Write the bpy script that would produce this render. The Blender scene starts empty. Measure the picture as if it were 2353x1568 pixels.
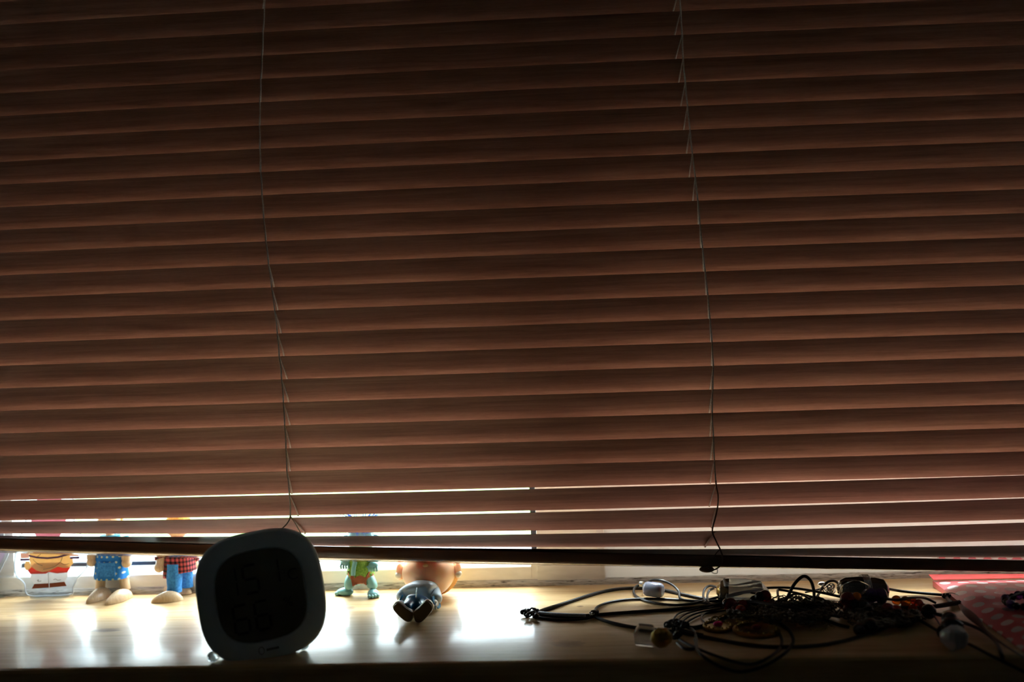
import bpy, bmesh, math, random
from mathutils import Vector, Matrix, noise
random.seed(7)
R = math.radians
sc = bpy.context.scene
C = sc.collection

# ------------------------------------------------------------------ camera
YAW, PITCH, ROLL, DIST, CAMZ = R(3.056), R(-0.892), R(-1.944), 0.8956, 0.256
FPX = 2353 * 35 / 36
fw = Vector((-math.sin(YAW) * math.cos(PITCH), math.cos(YAW) * math.cos(PITCH), math.sin(PITCH)))
r0 = Vector((math.cos(YAW), math.sin(YAW), 0)); u0 = r0.cross(fw)
cr = r0 * math.cos(ROLL) + u0 * math.sin(ROLL); cu = -r0 * math.sin(ROLL) + u0 * math.cos(ROLL)
CAM = Vector((0, -DIST, CAMZ))
cam = bpy.data.cameras.new('camera'); co = bpy.data.objects.new('camera', cam); C.objects.link(co)
m = Matrix((cr, cu, -fw)).transposed().to_4x4(); m.translation = CAM; co.matrix_world = m
cam.sensor_width = 36; cam.lens = 35; cam.clip_start = 0.02; cam.clip_end = 200
cam.dof.use_dof = True; cam.dof.focus_distance = 0.90; cam.dof.aperture_fstop = 3.2
sc.camera = co
# ------------------------------------------------------------------ light
SKY = 7.0
w = bpy.data.worlds.new('overcast_sky'); sc.world = w; w.use_nodes = True
wn = w.node_tree; bg = wn.nodes['Background']; bg.inputs[0].default_value = (0.80, 0.90, 1.0, 1)
# overcast sky: three times as bright overhead as at the horizon
_t = wn.nodes.new('ShaderNodeTexCoord'); _s = wn.nodes.new('ShaderNodeSeparateXYZ'); wn.links.new(_t.outputs['Generated'], _s.inputs[0])
_m = wn.nodes.new('ShaderNodeMapRange'); _m.inputs[1].default_value = 0; _m.inputs[2].default_value = 1; _m.inputs[3].default_value = SKY; _m.inputs[4].default_value = SKY * 3.0
wn.links.new(_s.outputs[2], _m.inputs[0]); wn.links.new(_m.outputs[0], bg.inputs[1])
sl = bpy.data.lights.new('hazy_sun', 'SUN'); sl.energy = 4.2; sl.angle = R(11); sl.color = (1.0, .98, .95)
so = bpy.data.objects.new('hazy_sun', sl); C.objects.link(so)
so.rotation_euler = Vector((0.06, -math.cos(R(68)), -math.sin(R(68)))).to_track_quat('-Z', 'Y').to_euler()
sc.view_settings.view_transform = 'Standard'; sc.view_settings.look = 'None'
sc.view_settings.gamma = 1; sc.view_settings.use_curve_mapping = False; sc.view_settings.exposure = 0.65
def portal(name, x0, x1, z0, z1, y):
    l = bpy.data.lights.new(name, 'AREA'); l.shape = 'RECTANGLE'; l.size = x1 - x0; l.size_y = z1 - z0; l.cycles.is_portal = True
    o = bpy.data.objects.new(name, l); C.objects.link(o); o.location = ((x0 + x1) / 2, y, (z0 + z1) / 2); o.rotation_euler = (R(-90), 0, 0)

def P(px, py, z=None, y=None):
    """a point of the photograph taken to the sill-parallel plane z or the window-parallel plane y"""
    d = fw + cr * ((px - 1176.5) / FPX) - cu * ((py - 784) / FPX)
    t = (z - CAM.z) / d.z if z is not None else (y - CAM.y) / d.y
    return CAM + d * t

# ------------------------------------------------------------------ materials
def mat(name, col=(.5, .5, .5), rough=.5, metal=0, **kw):
    mt = bpy.data.materials.new(name); mt.use_nodes = True
    b = mt.node_tree.nodes['Principled BSDF']
    b.inputs['Base Color'].default_value = (*col, 1); b.inputs['Roughness'].default_value = rough
    b.inputs['Metallic'].default_value = metal
    for k, v in kw.items(): b.inputs[k].default_value = v
    nt = mt.node_tree
    return mt, nt, b
def N(nt, t, **kw):
    n = nt.nodes.new(t)
    for k, v in kw.items(): setattr(n, k, v)
    return n
def texco(nt, scale=(1, 1, 1)):
    t = N(nt, 'ShaderNodeTexCoord'); mp = N(nt, 'ShaderNodeMapping'); mp.inputs['Scale'].default_value = scale
    nt.links.new(t.outputs['Object'], mp.inputs[0]); return mp.outputs[0]
def ramp(nt, src, stops):
    r = N(nt, 'ShaderNodeValToRGB'); e = r.color_ramp.elements
    while len(e) < len(stops): e.new(.5)
    for i, (p, c) in enumerate(stops): e[i].position = p; e[i].color = (*c, 1)
    nt.links.new(src, r.inputs[0]); return r.outputs[0]
def noise_tex(nt, vec, scale, detail=4, dist=0):
    n = N(nt, 'ShaderNodeTexNoise'); n.inputs['Scale'].default_value = scale; n.inputs['Detail'].default_value = detail
    n.inputs['Distortion'].default_value = dist
    nt.links.new(vec, n.inputs['Vector']); return n.outputs['Fac']
def mixc(nt, fac, a, b, mode='MIX'):
    x = N(nt, 'ShaderNodeMix', data_type='RGBA', blend_type=mode)
    for i, v in ((0, fac), (6, a), (7, b)):
        if isinstance(v, (int, float)): x.inputs[i].default_value = v
        elif isinstance(v, tuple): x.inputs[i].default_value = (*v, 1)
        else: nt.links.new(v, x.inputs[i])
    return x.outputs[2]
def math_n(nt, op, a, b=0.0, c=None):
    x = N(nt, 'ShaderNodeMath', operation=op)
    for i, v in enumerate((a, b) if c is None else (a, b, c)):
        if isinstance(v, (int, float)): x.inputs[i].default_value = v
        else: nt.links.new(v, x.inputs[i])
    return x.outputs[0]
def bump(nt, b, h, s=.2, d=.001):
    n = N(nt, 'ShaderNodeBump'); n.inputs['Strength'].default_value = s; n.inputs['Distance'].default_value = d
    nt.links.new(h, n.inputs['Height']); nt.links.new(n.outputs[0], b.inputs['Normal'])
def speckle(name, c1, c2, scale, rough=.5, metal=0, bs=.2, stretch=(1, 1, 1), **kw):
    mt, nt, b = mat(name, c1, rough, metal, **kw); v = texco(nt, stretch); f = noise_tex(nt, v, scale)
    nt.links.new(ramp(nt, f, [(.35, c1), (.65, c2)]), b.inputs['Base Color'])
    if bs: bump(nt, b, f, bs, .0005)
    return mt
def schlick(nt):
    g = N(nt, 'ShaderNodeNewGeometry'); d = N(nt, 'ShaderNodeVectorMath', operation='DOT_PRODUCT'); nt.links.new(g.outputs['Incoming'], d.inputs[0]); nt.links.new(g.outputs['Normal'], d.inputs[1])
    c_ = math_n(nt, 'SUBTRACT', 1.0, math_n(nt, 'ABSOLUTE', d.outputs['Value']))
    return math_n(nt, 'MULTIPLY_ADD', math_n(nt, 'POWER', c_, 5.0), .96, .04)
M = {}
# wood-print slat
mt, nt, b = mat('slat_wood', rough=.42)
oi = N(nt, 'ShaderNodeObjectInfo'); t = N(nt, 'ShaderNodeTexCoord'); mp = N(nt, 'ShaderNodeMapping'); mp.inputs['Scale'].default_value = (2.2, 60, 60)
cb = N(nt, 'ShaderNodeCombineXYZ'); off = math_n(nt, 'MULTIPLY', oi.outputs['Random'], 40.0); nt.links.new(off, cb.inputs[0]); nt.links.new(off, cb.inputs[2])
nt.links.new(t.outputs['Object'], mp.inputs[0]); nt.links.new(cb.outputs[0], mp.inputs[1])
f1 = noise_tex(nt, mp.outputs[0], 4.5, 8, .6)
mp2 = N(nt, 'ShaderNodeMapping'); mp2.inputs['Scale'].default_value = (60, 700, 700); nt.links.new(t.outputs['Object'], mp2.inputs[0]); nt.links.new(cb.outputs[0], mp2.inputs[1])
f2 = noise_tex(nt, mp2.outputs[0], 2.5, 3)
c = ramp(nt, f1, [(.30, (.26, .122, .080)), (.5, (.35, .172, .117)), (.7, (.42, .225, .158))])
c = mixc(nt, .55, c, ramp(nt, f2, [(.3, (.72, .70, .69)), (.65, (1, 1, 1))]), 'MULTIPLY')
nt.links.new(c, b.inputs['Base Color']); bump(nt, b, f2, .08, .0003); M['slat'] = mt
M['rail'] = speckle('rail_wood', (.16, .075, .045), (.24, .12, .075), 3, .24, 0, .05, (2, 60, 60), **{'Coat Weight': 1.0, 'Coat IOR': 1.8, 'Coat Roughness': .15})
M['cord'] = speckle('braided_cord', (.42, .36, .31), (.60, .54, .48), 900, .8)
M['lift'] = speckle('brown_cord', (.07, .035, .022), (.12, .06, .04), 900, .7)
# varnished pine sill with knots
mt, nt, b = mat('pine_sill', rough=.2)
v = texco(nt, (1.6, 22, 22)); f = noise_tex(nt, v, 5, 6, .9)
v2 = texco(nt, (12, 260, 260)); g = noise_tex(nt, v2, 3, 3)
c = ramp(nt, f, [(.28, (.50, .30, .13)), (.5, (.64, .42, .20)), (.72, (.74, .53, .30))])
c = mixc(nt, .35, c, ramp(nt, g, [(.3, (.72, .66, .58)), (.6, (1, 1, 1))]), 'MULTIPLY')
to = N(nt, 'ShaderNodeTexCoord'); sep = N(nt, 'ShaderNodeSeparateXYZ'); nt.links.new(to.outputs['Object'], sep.inputs[0])
wob = noise_tex(nt, texco(nt, (60, 160, 60)), 2, 3)
for (kx, ky, rx, ry) in ((245, 1449, .017, .0075), (792, 1399, .012, .008), (1068, 1394, .010, .006), (1305, 1480, .016, .011), (1333, 1394, .004, .003), (30, 1416, .012, .0012), (1495, 1470, .01, .004), (905, 1367, .008, .002)):
    q = P(kx, ky, z=0)
    dx = math_n(nt, 'DIVIDE', math_n(nt, 'SUBTRACT', sep.outputs[0], q.x), rx); dy = math_n(nt, 'DIVIDE', math_n(nt, 'SUBTRACT', sep.outputs[1], q.y), ry)
    d = math_n(nt, 'SQRT', math_n(nt, 'ADD', math_n(nt, 'MULTIPLY', dx, dx), math_n(nt, 'MULTIPLY', dy, dy)))
    d = math_n(nt, 'ADD', d, math_n(nt, 'MULTIPLY', wob, .9)); d = math_n(nt, 'SUBTRACT', d, .35)
    ring = ramp(nt, d, [(0.0, (.98, .98, .98)), (.45, (.80, .80, .80)), (.8, (.45, .45, .45)), (1, (0, 0, 0))])
    c = mixc(nt, ring, c, (.16, .075, .035))
nt.links.new(c, b.inputs['Base Color'])
rr = noise_tex(nt, texco(nt, (1, 1, 1)), 14, 4)
mr = N(nt, 'ShaderNodeMapRange'); mr.inputs[3].default_value = .34; mr.inputs[4].default_value = .46; nt.links.new(rr, mr.inputs[0]); nt.links.new(mr.outputs[0], b.inputs['Roughness'])
hh = math_n(nt, 'ADD', math_n(nt, 'MULTIPLY', noise_tex(nt, texco(nt, (3, 14, 14)), 6, 3), 1.0), math_n(nt, 'MULTIPLY', g, .12))
bump(nt, b, hh, .25, .0012); b.inputs['IOR'].default_value = 1.5; b.inputs['Coat Weight'].default_value = .35; b.inputs['Coat Roughness'].default_value = .13; b.inputs['Coat IOR'].default_value = 1.45
M['sill'] = mt
# painted frame: white with grime
def paint(name, c1, c2, rough=.4):
    mt, nt, b = mat(name, c1, rough); f = noise_tex(nt, texco(nt, (6, 6, 20)), 8, 6, .5)
    nt.links.new(ramp(nt, f, [(.4, c1), (.7, c2)]), b.inputs['Base Color']); bump(nt, b, f, .15, .001); return mt
M['upvc'] = paint('white_frame', (.84, .83, .78), (.76, .75, .70), .35)
M['jamb'] = paint('cream_paint', (.84, .78, .68), (.79, .73, .63), .5)
M['plaster'] = paint('wall_paint', (.80, .78, .74), (.72, .70, .66), .6)
mt, nt, b = mat('translucent_panel', (.82, .80, .76), .35); tl = N(nt, 'ShaderNodeBsdfTranslucent'); tl.inputs[0].default_value = (.9, .88, .82, 1)
mx = N(nt, 'ShaderNodeMixShader'); mx.inputs[0].default_value = .15; nt.links.new(b.outputs[0], mx.inputs[1]); nt.links.new(tl.outputs[0], mx.inputs[2]); nt.links.new(mx.outputs[0], nt.nodes['Material Output'].inputs[0]); M['panel'] = mt
M['roomwall'] = paint('dull_room_paint', (.74, .73, .72), (.70, .69, .68), .9)
mt, nt, b = mat('caulk', (.6, .58, .52), .7)
f = noise_tex(nt, texco(nt, (10, 60, 160)), 7, 8, 1.2)
nt.links.new(ramp(nt, f, [(.36, (.08, .065, .05)), (.42, (.42, .40, .35)), (.6, (.62, .60, .55))]), b.inputs['Base Color']); bump(nt, b, f, .6, .001); M['caulk'] = mt
M['gasket'] = speckle('black_gasket', (.012, .013, .02), (.03, .03, .045), 200, .5)
M['outsill'] = speckle('speckled_outer_sill', (.10, .12, .16), (.55, .60, .66), 420, .6)
mt, nt, b = mat('pane_glass'); nt.nodes.remove(b)
tr = N(nt, 'ShaderNodeBsdfTransparent'); gl = N(nt, 'ShaderNodeBsdfGlossy'); gl.inputs['Roughness'].default_value = .01; tr.inputs[0].default_value = (.93, .97, .95, 1)
mx = N(nt, 'ShaderNodeMixShader'); nt.links.new(schlick(nt), mx.inputs[0]); nt.links.new(tr.outputs[0], mx.inputs[1]); nt.links.new(gl.outputs[0], mx.inputs[2])
nt.links.new(mx.outputs[0], nt.nodes['Material Output'].inputs[0]); M['glass'] = mt
mt, nt, b = mat('clear_acrylic'); nt.nodes.remove(b)
tr = N(nt, 'ShaderNodeBsdfTransparent'); gl = N(nt, 'ShaderNodeBsdfGlossy'); gl.inputs['Roughness'].default_value = .05; tr.inputs[0].default_value = (.90, .93, .96, 1)
mx = N(nt, 'ShaderNodeMixShader'); nt.links.new(schlick(nt), mx.inputs[0]); nt.links.new(tr.outputs[0], mx.inputs[1]); nt.links.new(gl.outputs[0], mx.inputs[2])
nt.links.new(mx.outputs[0], nt.nodes['Material Output'].inputs[0]); M['acrylic'] = mt
M['acryledge'] = speckle('acrylic_edge', (.8, .85, .9), (.9, .93, .97), 200, .15, 0, 0, **{'Transmission Weight': .5})
M['grass'] = speckle('lawn_green', (.08, .15, .04), (.16, .26, .08), 3, .9, 0, 0)
M['paving'] = speckle('pale_paving', (.20, .22, .21), (.27, .29, .28), 4, .9, 0, 0)
M['hedge'] = speckle('hedge_green', (.10, .18, .08), (.32, .42, .22), 30, .9)
# small things
M['maple'] = speckle('turned_maple', (.66, .47, .28), (.78, .60, .40), 30, .3, 0, 0, (30, 30, 4))
M['white_plastic'] = speckle('pale_plastic', (.76, .90, .94), (.78, .92, .96), 100, .45, 0, 0)
M['footplastic'] = speckle('frosted_plastic', (.80, .86, .90), (.86, .90, .94), 60, .22, 0, 0, **{'Transmission Weight': 1.0, 'IOR': 1.3})
M['screen'] = speckle('lcd_grey', (.14, .14, .11), (.16, .16, .12), 50, .25, 0, 0)
M['lcd'] = speckle('lcd_digit', (.008, .008, .008), (.012, .012, .012), 50, .4, 0, 0)
M['print'] = speckle('grey_print', (.05, .06, .06), (.07, .08, .08), 50, .5, 0, 0)
def flat(name, c, rough=.5, **kw): return speckle(name, tuple(x * .93 for x in c), c, 120, rough, 0, 0, **kw)
def lucent(mt, f_):
    nt = mt.node_tree; b = nt.nodes['Principled BSDF']; tl = N(nt, 'ShaderNodeBsdfTranslucent'); mx = N(nt, 'ShaderNodeMixShader'); mx.inputs[0].default_value = f_
    if b.inputs['Base Color'].links: nt.links.new(b.inputs['Base Color'].links[0].from_socket, tl.inputs[0])
    else: tl.inputs[0].default_value = b.inputs['Base Color'].default_value
    nt.links.new(b.outputs[0], mx.inputs[1]); nt.links.new(tl.outputs[0], mx.inputs[2]); nt.links.new(mx.outputs[0], nt.nodes['Material Output'].inputs[0]); return mt
M['robe'] = flat('print_yellow', (.92, .66, .34)); M['red'] = flat('print_red', (.80, .09, .07)); M['trouser'] = flat('print_white', (.82, .80, .78))
M['shoe'] = flat('print_brown', (.28, .07, .03)); M['purple'] = flat('print_purple', (.09, .02, .12)); M['skin'] = flat('print_skin', (.85, .55, .45))
M['ink'] = flat('print_line', (.12, .05, .03)); M['pinkprint'] = flat('print_pink', (.75, .35, .45)); M['lilac'] = flat('print_lilac', (.72, .62, .80))
# blue polka fabric
def dots(name, base, dot, pitch, rad, rot=0.0, rough=.8, proj='xz', **kw):
    mt, nt, b = mat(name, base, rough, **kw)
    t = N(nt, 'ShaderNodeTexCoord'); mp = N(nt, 'ShaderNodeMapping'); mp.inputs['Rotation'].default_value = (0, 0, rot) if proj == 'xy' else (0, rot, 0)
    mp.inputs['Scale'].default_value = (1 / pitch,) * 3; nt.links.new(t.outputs['Object'], mp.inputs[0])
    s = N(nt, 'ShaderNodeSeparateXYZ'); nt.links.new(mp.outputs[0], s.inputs[0])
    a = s.outputs[0]; bb = s.outputs[1 if proj == 'xy' else 2]
    row = math_n(nt, 'FLOOR', bb); a = math_n(nt, 'ADD', a, math_n(nt, 'MULTIPLY', row, .5))
    fa = math_n(nt, 'SUBTRACT', math_n(nt, 'FRACT', a), .5); fb = math_n(nt, 'SUBTRACT', math_n(nt, 'FRACT', bb), .5)
    d = math_n(nt, 'SQRT', math_n(nt, 'ADD', math_n(nt, 'MULTIPLY', fa, fa), math_n(nt, 'MULTIPLY', fb, fb)))
    k = math_n(nt, 'LESS_THAN', d, rad / pitch)
    nt.links.new(mixc(nt, k, base, dot), b.inputs['Base Color']); return mt, nt, b
M['bluedot'] = dots('blue_polka_cotton', (.01, .19, .62), (.55, .65, .55), .0055, .0011)[0]
M['tealdot'] = dots('teal_polka_cotton', (.03, .22, .32), (.6, .7, .6), .006, .0011)[0]
M['bagpaper'] = dots('red_polka_paper', (.84, .13, .15), (.88, .80, .80), .0155, .0048, R(25), .35, 'xy', **{'Coat Weight': 1.0, 'Coat Roughness': .42, 'Coat IOR': 1.5})[0]
M['baginner'] = speckle('plain_red_paper', (.72, .04, .04), (.80, .06, .05), 40, .5, 0, .1)
mt, nt, b = mat('red_plaid_flannel', rough=.9)
t = N(nt, 'ShaderNodeTexCoord'); s = N(nt, 'ShaderNodeSeparateXYZ'); nt.links.new(t.outputs['Object'], s.inputs[0])
k1 = math_n(nt, 'LESS_THAN', math_n(nt, 'FRACT', math_n(nt, 'MULTIPLY', math_n(nt, 'ADD', s.outputs[0], s.outputs[1]), 230)), .45)
k2 = math_n(nt, 'LESS_THAN', math_n(nt, 'FRACT', math_n(nt, 'MULTIPLY', s.outputs[2], 230)), .45)
kk = math_n(nt, 'MULTIPLY', math_n(nt, 'ADD', k1, k2), .5)
nt.links.new(ramp(nt, kk, [(0, (.62, .10, .11)), (.5, (.20, .03, .04)), (1, (.02, .01, .015))]), b.inputs['Base Color']); M['plaid'] = mt
M['denim'] = speckle('blue_denim', (.02, .18, .60), (.06, .32, .80), 500, .9)
M['yarn'] = speckle('orange_yarn', (.75, .22, .03), (.9, .42, .08), 500, .9)
M['goldyarn'] = speckle('golden_yarn', (.75, .42, .08), (.9, .6, .2), 500, .9)
M['teal'] = speckle('teal_vinyl', (.16, .40, .42), (.22, .48, .50), 60, .3, 0, 0)
M['green'] = speckle('green_vinyl', (.10, .26, .02), (.24, .42, .06), 500, .5, 0, .6)
M['rust'] = speckle('rust_vinyl', (.26, .06, .02), (.34, .10, .04), 100, .5, 0, .1)
M['bluehair'] = speckle('blue_fibre_hair', (.02, .05, .45), (.10, .25, .85), 700, .6, 0, .4, (1, 1, .2))
M['vinylskin'] = speckle('peach_vinyl', (.92, .58, .36), (.95, .62, .40), 20, .3, 0, 0, **{'Subsurface Weight': .45, 'Subsurface Scale': .012, 'Subsurface Radius': (1, .35, .15)})
M['amberhair'] = speckle('amber_vinyl', (.70, .36, .06), (.78, .44, .10), 60, .3, 0, .1, **{'Subsurface Weight': .3, 'Subsurface Scale': .006})
M['jacket'] = speckle('pale_blue_vinyl', (.66, .78, .86), (.70, .82, .90), 60, .35, 0, 0)
M['bluevinyl'] = speckle('blue_vinyl', (.01, .14, .30), (.02, .20, .40), 60, .3, 0, 0)
M['sole'] = speckle('brown_sole', (.10, .055, .012), (.14, .08, .02), 100, .5)
M['cream'] = flat('cream_vinyl', (.80, .74, .58), .35)
M['leather'] = speckle('black_leather_cord', (.010, .009, .012), (.02, .018, .022), 800, .38, 0, .1)
M['brown_leather'] = speckle('brown_leather', (.05, .02, .012), (.08, .035, .02), 300, .5)
M['silver'] = speckle('worn_silver', (.62, .64, .66), (.75, .77, .79), 300, .22, 1, .1)
M['brass'] = speckle('dull_brass', (.24, .15, .035), (.38, .26, .08), 300, .28, 1, .2)
M['darkmetal'] = speckle('oxidised_metal', (.06, .055, .045), (.14, .12, .09), 500, .35, 1, .2)
M['agate'] = speckle('blue_lace_agate', (.26, .28, .38), (.36, .38, .48), 60, .12, 0, 0, (1, 1, 1), **{'Subsurface Weight': .4, 'Subsurface Scale': .004})
M['quartz'] = speckle('clear_quartz', (.86, .90, .95), (.95, .97, 1), 80, .06, 0, .2, **{'Transmission Weight': .85, 'IOR': 1.54})
M['milkquartz'] = speckle('milky_quartz', (.78, .82, .88), (.9, .93, .97), 60, .1, 0, .2, **{'Transmission Weight': .35, 'IOR': 1.54})
M['smoky'] = speckle('smoky_stone', (.03, .026, .018), (.07, .06, .035), 80, .09, 0, 0, **{'Coat Weight': 1.0, 'Coat IOR': 2.2, 'Coat Roughness': .06})
def bead_mat(n, c): return speckle(n, c, tuple(min(1, x * 1.2) for x in c), 60, .08, 0, 0, **{'Transmission Weight': .55, 'IOR': 1.5})
M['carnelian'] = bead_mat('orange_carnelian', (.95, .22, .02)); M['garnet'] = bead_mat('dark_garnet', (.25, .01, .015)); M['amethyst'] = bead_mat('purple_amethyst', (.14, .06, .35))
M['redbead'] = bead_mat('red_agate', (.75, .07, .03)); M['onyx'] = speckle('black_onyx', (.008, .008, .01), (.015, .014, .02), 50, .1, 0, 0)
M['pinkgem'] = speckle('pink_gem', (.85, .02, .22), (.95, .04, .3), 50, .1, 0, 0)
M['greyfab'] = speckle('grey_blue_sleeve', (.30, .36, .46), (.46, .52, .62), 500, .5)

for k_ in ('robe', 'red', 'trouser', 'shoe', 'skin', 'pinkprint', 'lilac'): lucent(M[k_], .32)
lucent(M['jamb'], .16); lucent(M['bagpaper'], .12)  # post made translucent to brighten its face; bag paper passes a little light
# ------------------------------------------------------------------ mesh helpers
def tag(o, label=None, cat=None, group=None, kind=None):
    for k, v in (('label', label), ('category', cat), ('group', group), ('kind', kind)):
        if v: o[k] = v
    return o
def thing(name, label, cat, loc, group=None):
    o = bpy.data.objects.new(name, None); C.objects.link(o); o.location = loc; o.empty_display_size = .01
    return tag(o, label, cat, group)
def world_loc(o):
    p = Vector((0, 0, 0))
    while o: p += Vector(o.location); o = o.parent
    return p
def obj(name, bm, mt, parent=None, smooth=True, mods=None):
    me = bpy.data.meshes.new(name)
    org = world_loc(parent) if parent else Vector((0, 0, 0))
    if parent:
        for v in bm.verts: v.co -= org
    bmesh.ops.recalc_face_normals(bm, faces=bm.faces)
    bm.to_mesh(me); bm.free(); me.materials.append(M[mt] if isinstance(mt, str) else mt)
    if smooth:
        for p in me.polygons: p.use_smooth = True
        me.set_sharp_from_angle(angle=R(42))
    o = bpy.data.objects.new(name, me); C.objects.link(o); o.parent = parent
    return o
def bevel(o, w_=.001, seg=2, ang=40):
    m_ = o.modifiers.new('bevel', 'BEVEL'); m_.width = w_; m_.segments = seg; m_.limit_method = 'ANGLE'; m_.angle_limit = R(ang); m_.harden_normals = False
    return o
def NB(): return bmesh.new()
def box(bm, x0, x1, y0, y1, z0, z1):
    vs = [bm.verts.new((x, y, z)) for z in (z0, z1) for y in (y0, y1) for x in (x0, x1)]
    for f in ((0, 2, 3, 1), (4, 5, 7, 6), (0, 1, 5, 4), (2, 6, 7, 3), (0, 4, 6, 2), (1, 3, 7, 5)): bm.faces.new([vs[i] for i in f])
    return bm
def catmull(pts, n=6, closed=False):
    pts = [Vector(p) for p in pts]; out = []
    L = len(pts)
    rng = range(L if closed else L - 1)
    for i in rng:
        g = (lambda j: pts[j % L]) if closed else (lambda j: pts[max(0, min(L - 1, j))])
        a, b_, c_, d = g(i - 1), g(i), g(i + 1), g(i + 2)
        for k in range(n):
            t = k / n
            out.append(.5 * ((2 * b_) + (c_ - a) * t + (2 * a - 5 * b_ + 4 * c_ - d) * t * t + (3 * b_ - a - 3 * c_ + d) * t ** 3))
    if not closed: out.append(pts[-1])
    return out
def tube(bm, pts, r, seg=8, closed=False, rfun=None, flat=1.0):
    pts = [Vector(p) for p in pts]; n = len(pts); rings = []
    t0 = (pts[1] - pts[0]).normalized(); up = Vector((0, 0, 1)) if abs(t0.z) < .9 else Vector((1, 0, 0))
    nrm = (up - t0 * up.dot(t0)).normalized()
    for i, p in enumerate(pts):
        a = pts[(i - 1) % n] if (i or closed) else p; b_ = pts[(i + 1) % n] if (i < n - 1 or closed) else p
        t = (b_ - a)
        t = t.normalized() if t.length > 1e-9 else t0
        nrm = (nrm - t * nrm.dot(t)); nrm = nrm.normalized() if nrm.length > 1e-6 else t.orthogonal().normalized()
        bi = t.cross(nrm); rr = r * (rfun(i / max(1, n - 1)) if rfun else 1)
        rings.append([bm.verts.new(p + (nrm * math.cos(2 * math.pi * k / seg) * flat + bi * math.sin(2 * math.pi * k / seg)) * rr) for k in range(seg)])
    for i in range(n if closed else n - 1):
        A, B = rings[i], rings[(i + 1) % n]
        for k in range(seg): bm.faces.new((A[k], A[(k + 1) % seg], B[(k + 1) % seg], B[k]))
    if not closed:
        bm.faces.new(rings[0][::-1]); bm.faces.new(rings[-1])
    return bm
def ball(bm, c, r, seg=16, rings=10, rot=None, fn=None):
    """ellipsoid with radii r (3), optional rotation and shaping function on the unit vector"""
    if isinstance(r, (int, float)): r = (r, r, r)
    c = Vector(c); g = []
    for i in range(rings + 1):
        th = math.pi * i / rings; row = []
        for k in range(seg if 0 < i < rings else 1):
            ph = 2 * math.pi * k / seg
            u = Vector((math.sin(th) * math.cos(ph), math.sin(th) * math.sin(ph), math.cos(th)))
            p = Vector((u.x * r[0], u.y * r[1], u.z * r[2]))
            if fn: p = fn(u, p)
            if rot: p = rot @ p
            row.append(bm.verts.new(c + p))
        g.append(row)
    for i in range(rings):
        A, B = g[i], g[i + 1]
        for k in range(seg):
            k2 = (k + 1) % seg
            if len(A) == 1: bm.faces.new((A[0], B[k], B[k2]))
            elif len(B) == 1: bm.faces.new((A[k], B[0], A[k2]))
            else: bm.faces.new((A[k], B[k], B[k2], A[k2]))
    return bm
def loft(bm, rings, cap=True):
    rs = [[bm.verts.new(p) for p in r] for r in rings]; n = len(rs[0])
    for A, B in zip(rs, rs[1:]):
        for k in range(n): bm.faces.new((A[k], A[(k + 1) % n], B[(k + 1) % n], B[k]))
    if cap: bm.faces.new(rs[0][::-1]); bm.faces.new(rs[-1])
    return bm
def ellring(c, rx, ry, n=20, rot=0, fold=0, nf=7):
    c = Vector(c); out = []
    for k in range(n):
        a = 2 * math.pi * k / n; q = 1 + fold * math.sin(nf * a)
        x, y = rx * q * math.cos(a), ry * q * math.sin(a)
        out.append(c + Vector((x * math.cos(rot) - y * math.sin(rot), x * math.sin(rot) + y * math.cos(rot), 0)))
    return out
def prism(bm, pts2, o, ex, ey, ez, depth):
    """polygon pts2 in the plane (o, ex, ey), extruded along ez"""
    A = [bm.verts.new(o + ex * x + ey * y) for x, y in pts2]; B = [bm.verts.new(o + ex * x + ey * y + ez * depth) for x, y in pts2]
    n = len(A); bm.faces.new(A); bm.faces.new(B[::-1])
    for k in range(n): bm.faces.new((A[k], B[k], B[(k + 1) % n], A[(k + 1) % n]))
    return bm
def struct(name, bm, mt, parent=None, smooth=False):
    o = obj(name, bm, mt, parent, smooth)
    if not parent: o['kind'] = 'structure'
    return o
def lagr(xs, vs, x):
    s = 0
    for i in range(len(xs)):
        t = vs[i]
        for j in range(len(xs)):
            if j != i: t *= (x - xs[j]) / (xs[i] - xs[j])
        s += t
    return s

# ================================================================== the setting
YB, YF = .079, -.144                                   # sill back and front edges
XL, XR = -.60, .52                                     # window recess sides
ZT = .625
YW = -.045                                             # room face of the window wall
XM = P(1222, 1350, y=YB).x; XJ0 = P(1236, 1340, y=YB).x; XJ1 = P(1390, 1320, y=YB).x
bm = NB(); prof = []
for (y, z) in [(YB + .03, 0), (YF + .004, 0), (YF + .0015, -.0008), (YF + .0003, -.003), (YF, -.006), (YF, -.020), (YF + .0015, -.0245), (YF + .004, -.026), (YB + .03, -.026)]: prof.append((y, z))
loft(bm, [[Vector((x, y, z)) for y, z in prof] for x in (-.72, .64)])
sill = struct('trim_1', bm, 'sill', smooth=False); sill['label'] = 'glossy varnished pine windowsill board with dark knots'
# room
struct('floor', box(NB(), -1.7, 1.6, -2.8, YB, -.95, -.9), 'roomwall'); struct('ceiling', box(NB(), -1.7, 1.6, -2.8, YB + .2, 1.5, 1.55), 'roomwall')
struct('wall_left', box(NB(), -1.75, -1.7, -2.8, YB + .2, -.95, 1.55), 'roomwall'); struct('wall_right', box(NB(), 1.6, 1.65, -2.8, YB + .2, -.95, 1.55), 'roomwall')
struct('wall_rear', box(NB(), -1.75, 1.65, -2.85, -2.8, -.95, 1.55), 'roomwall')
bm = NB()
box(bm, -1.7, XL, YW, YB + .20, -.9, 1.5); box(bm, XR, 1.6, YW, YB + .20, -.9, 1.5); box(bm, XL, XR, YW, YB + .20, ZT, 1.5); box(bm, XL, XR, YW, YB + .20, -.9, -.027)
struct('wall_window', bm, 'plaster')
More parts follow.
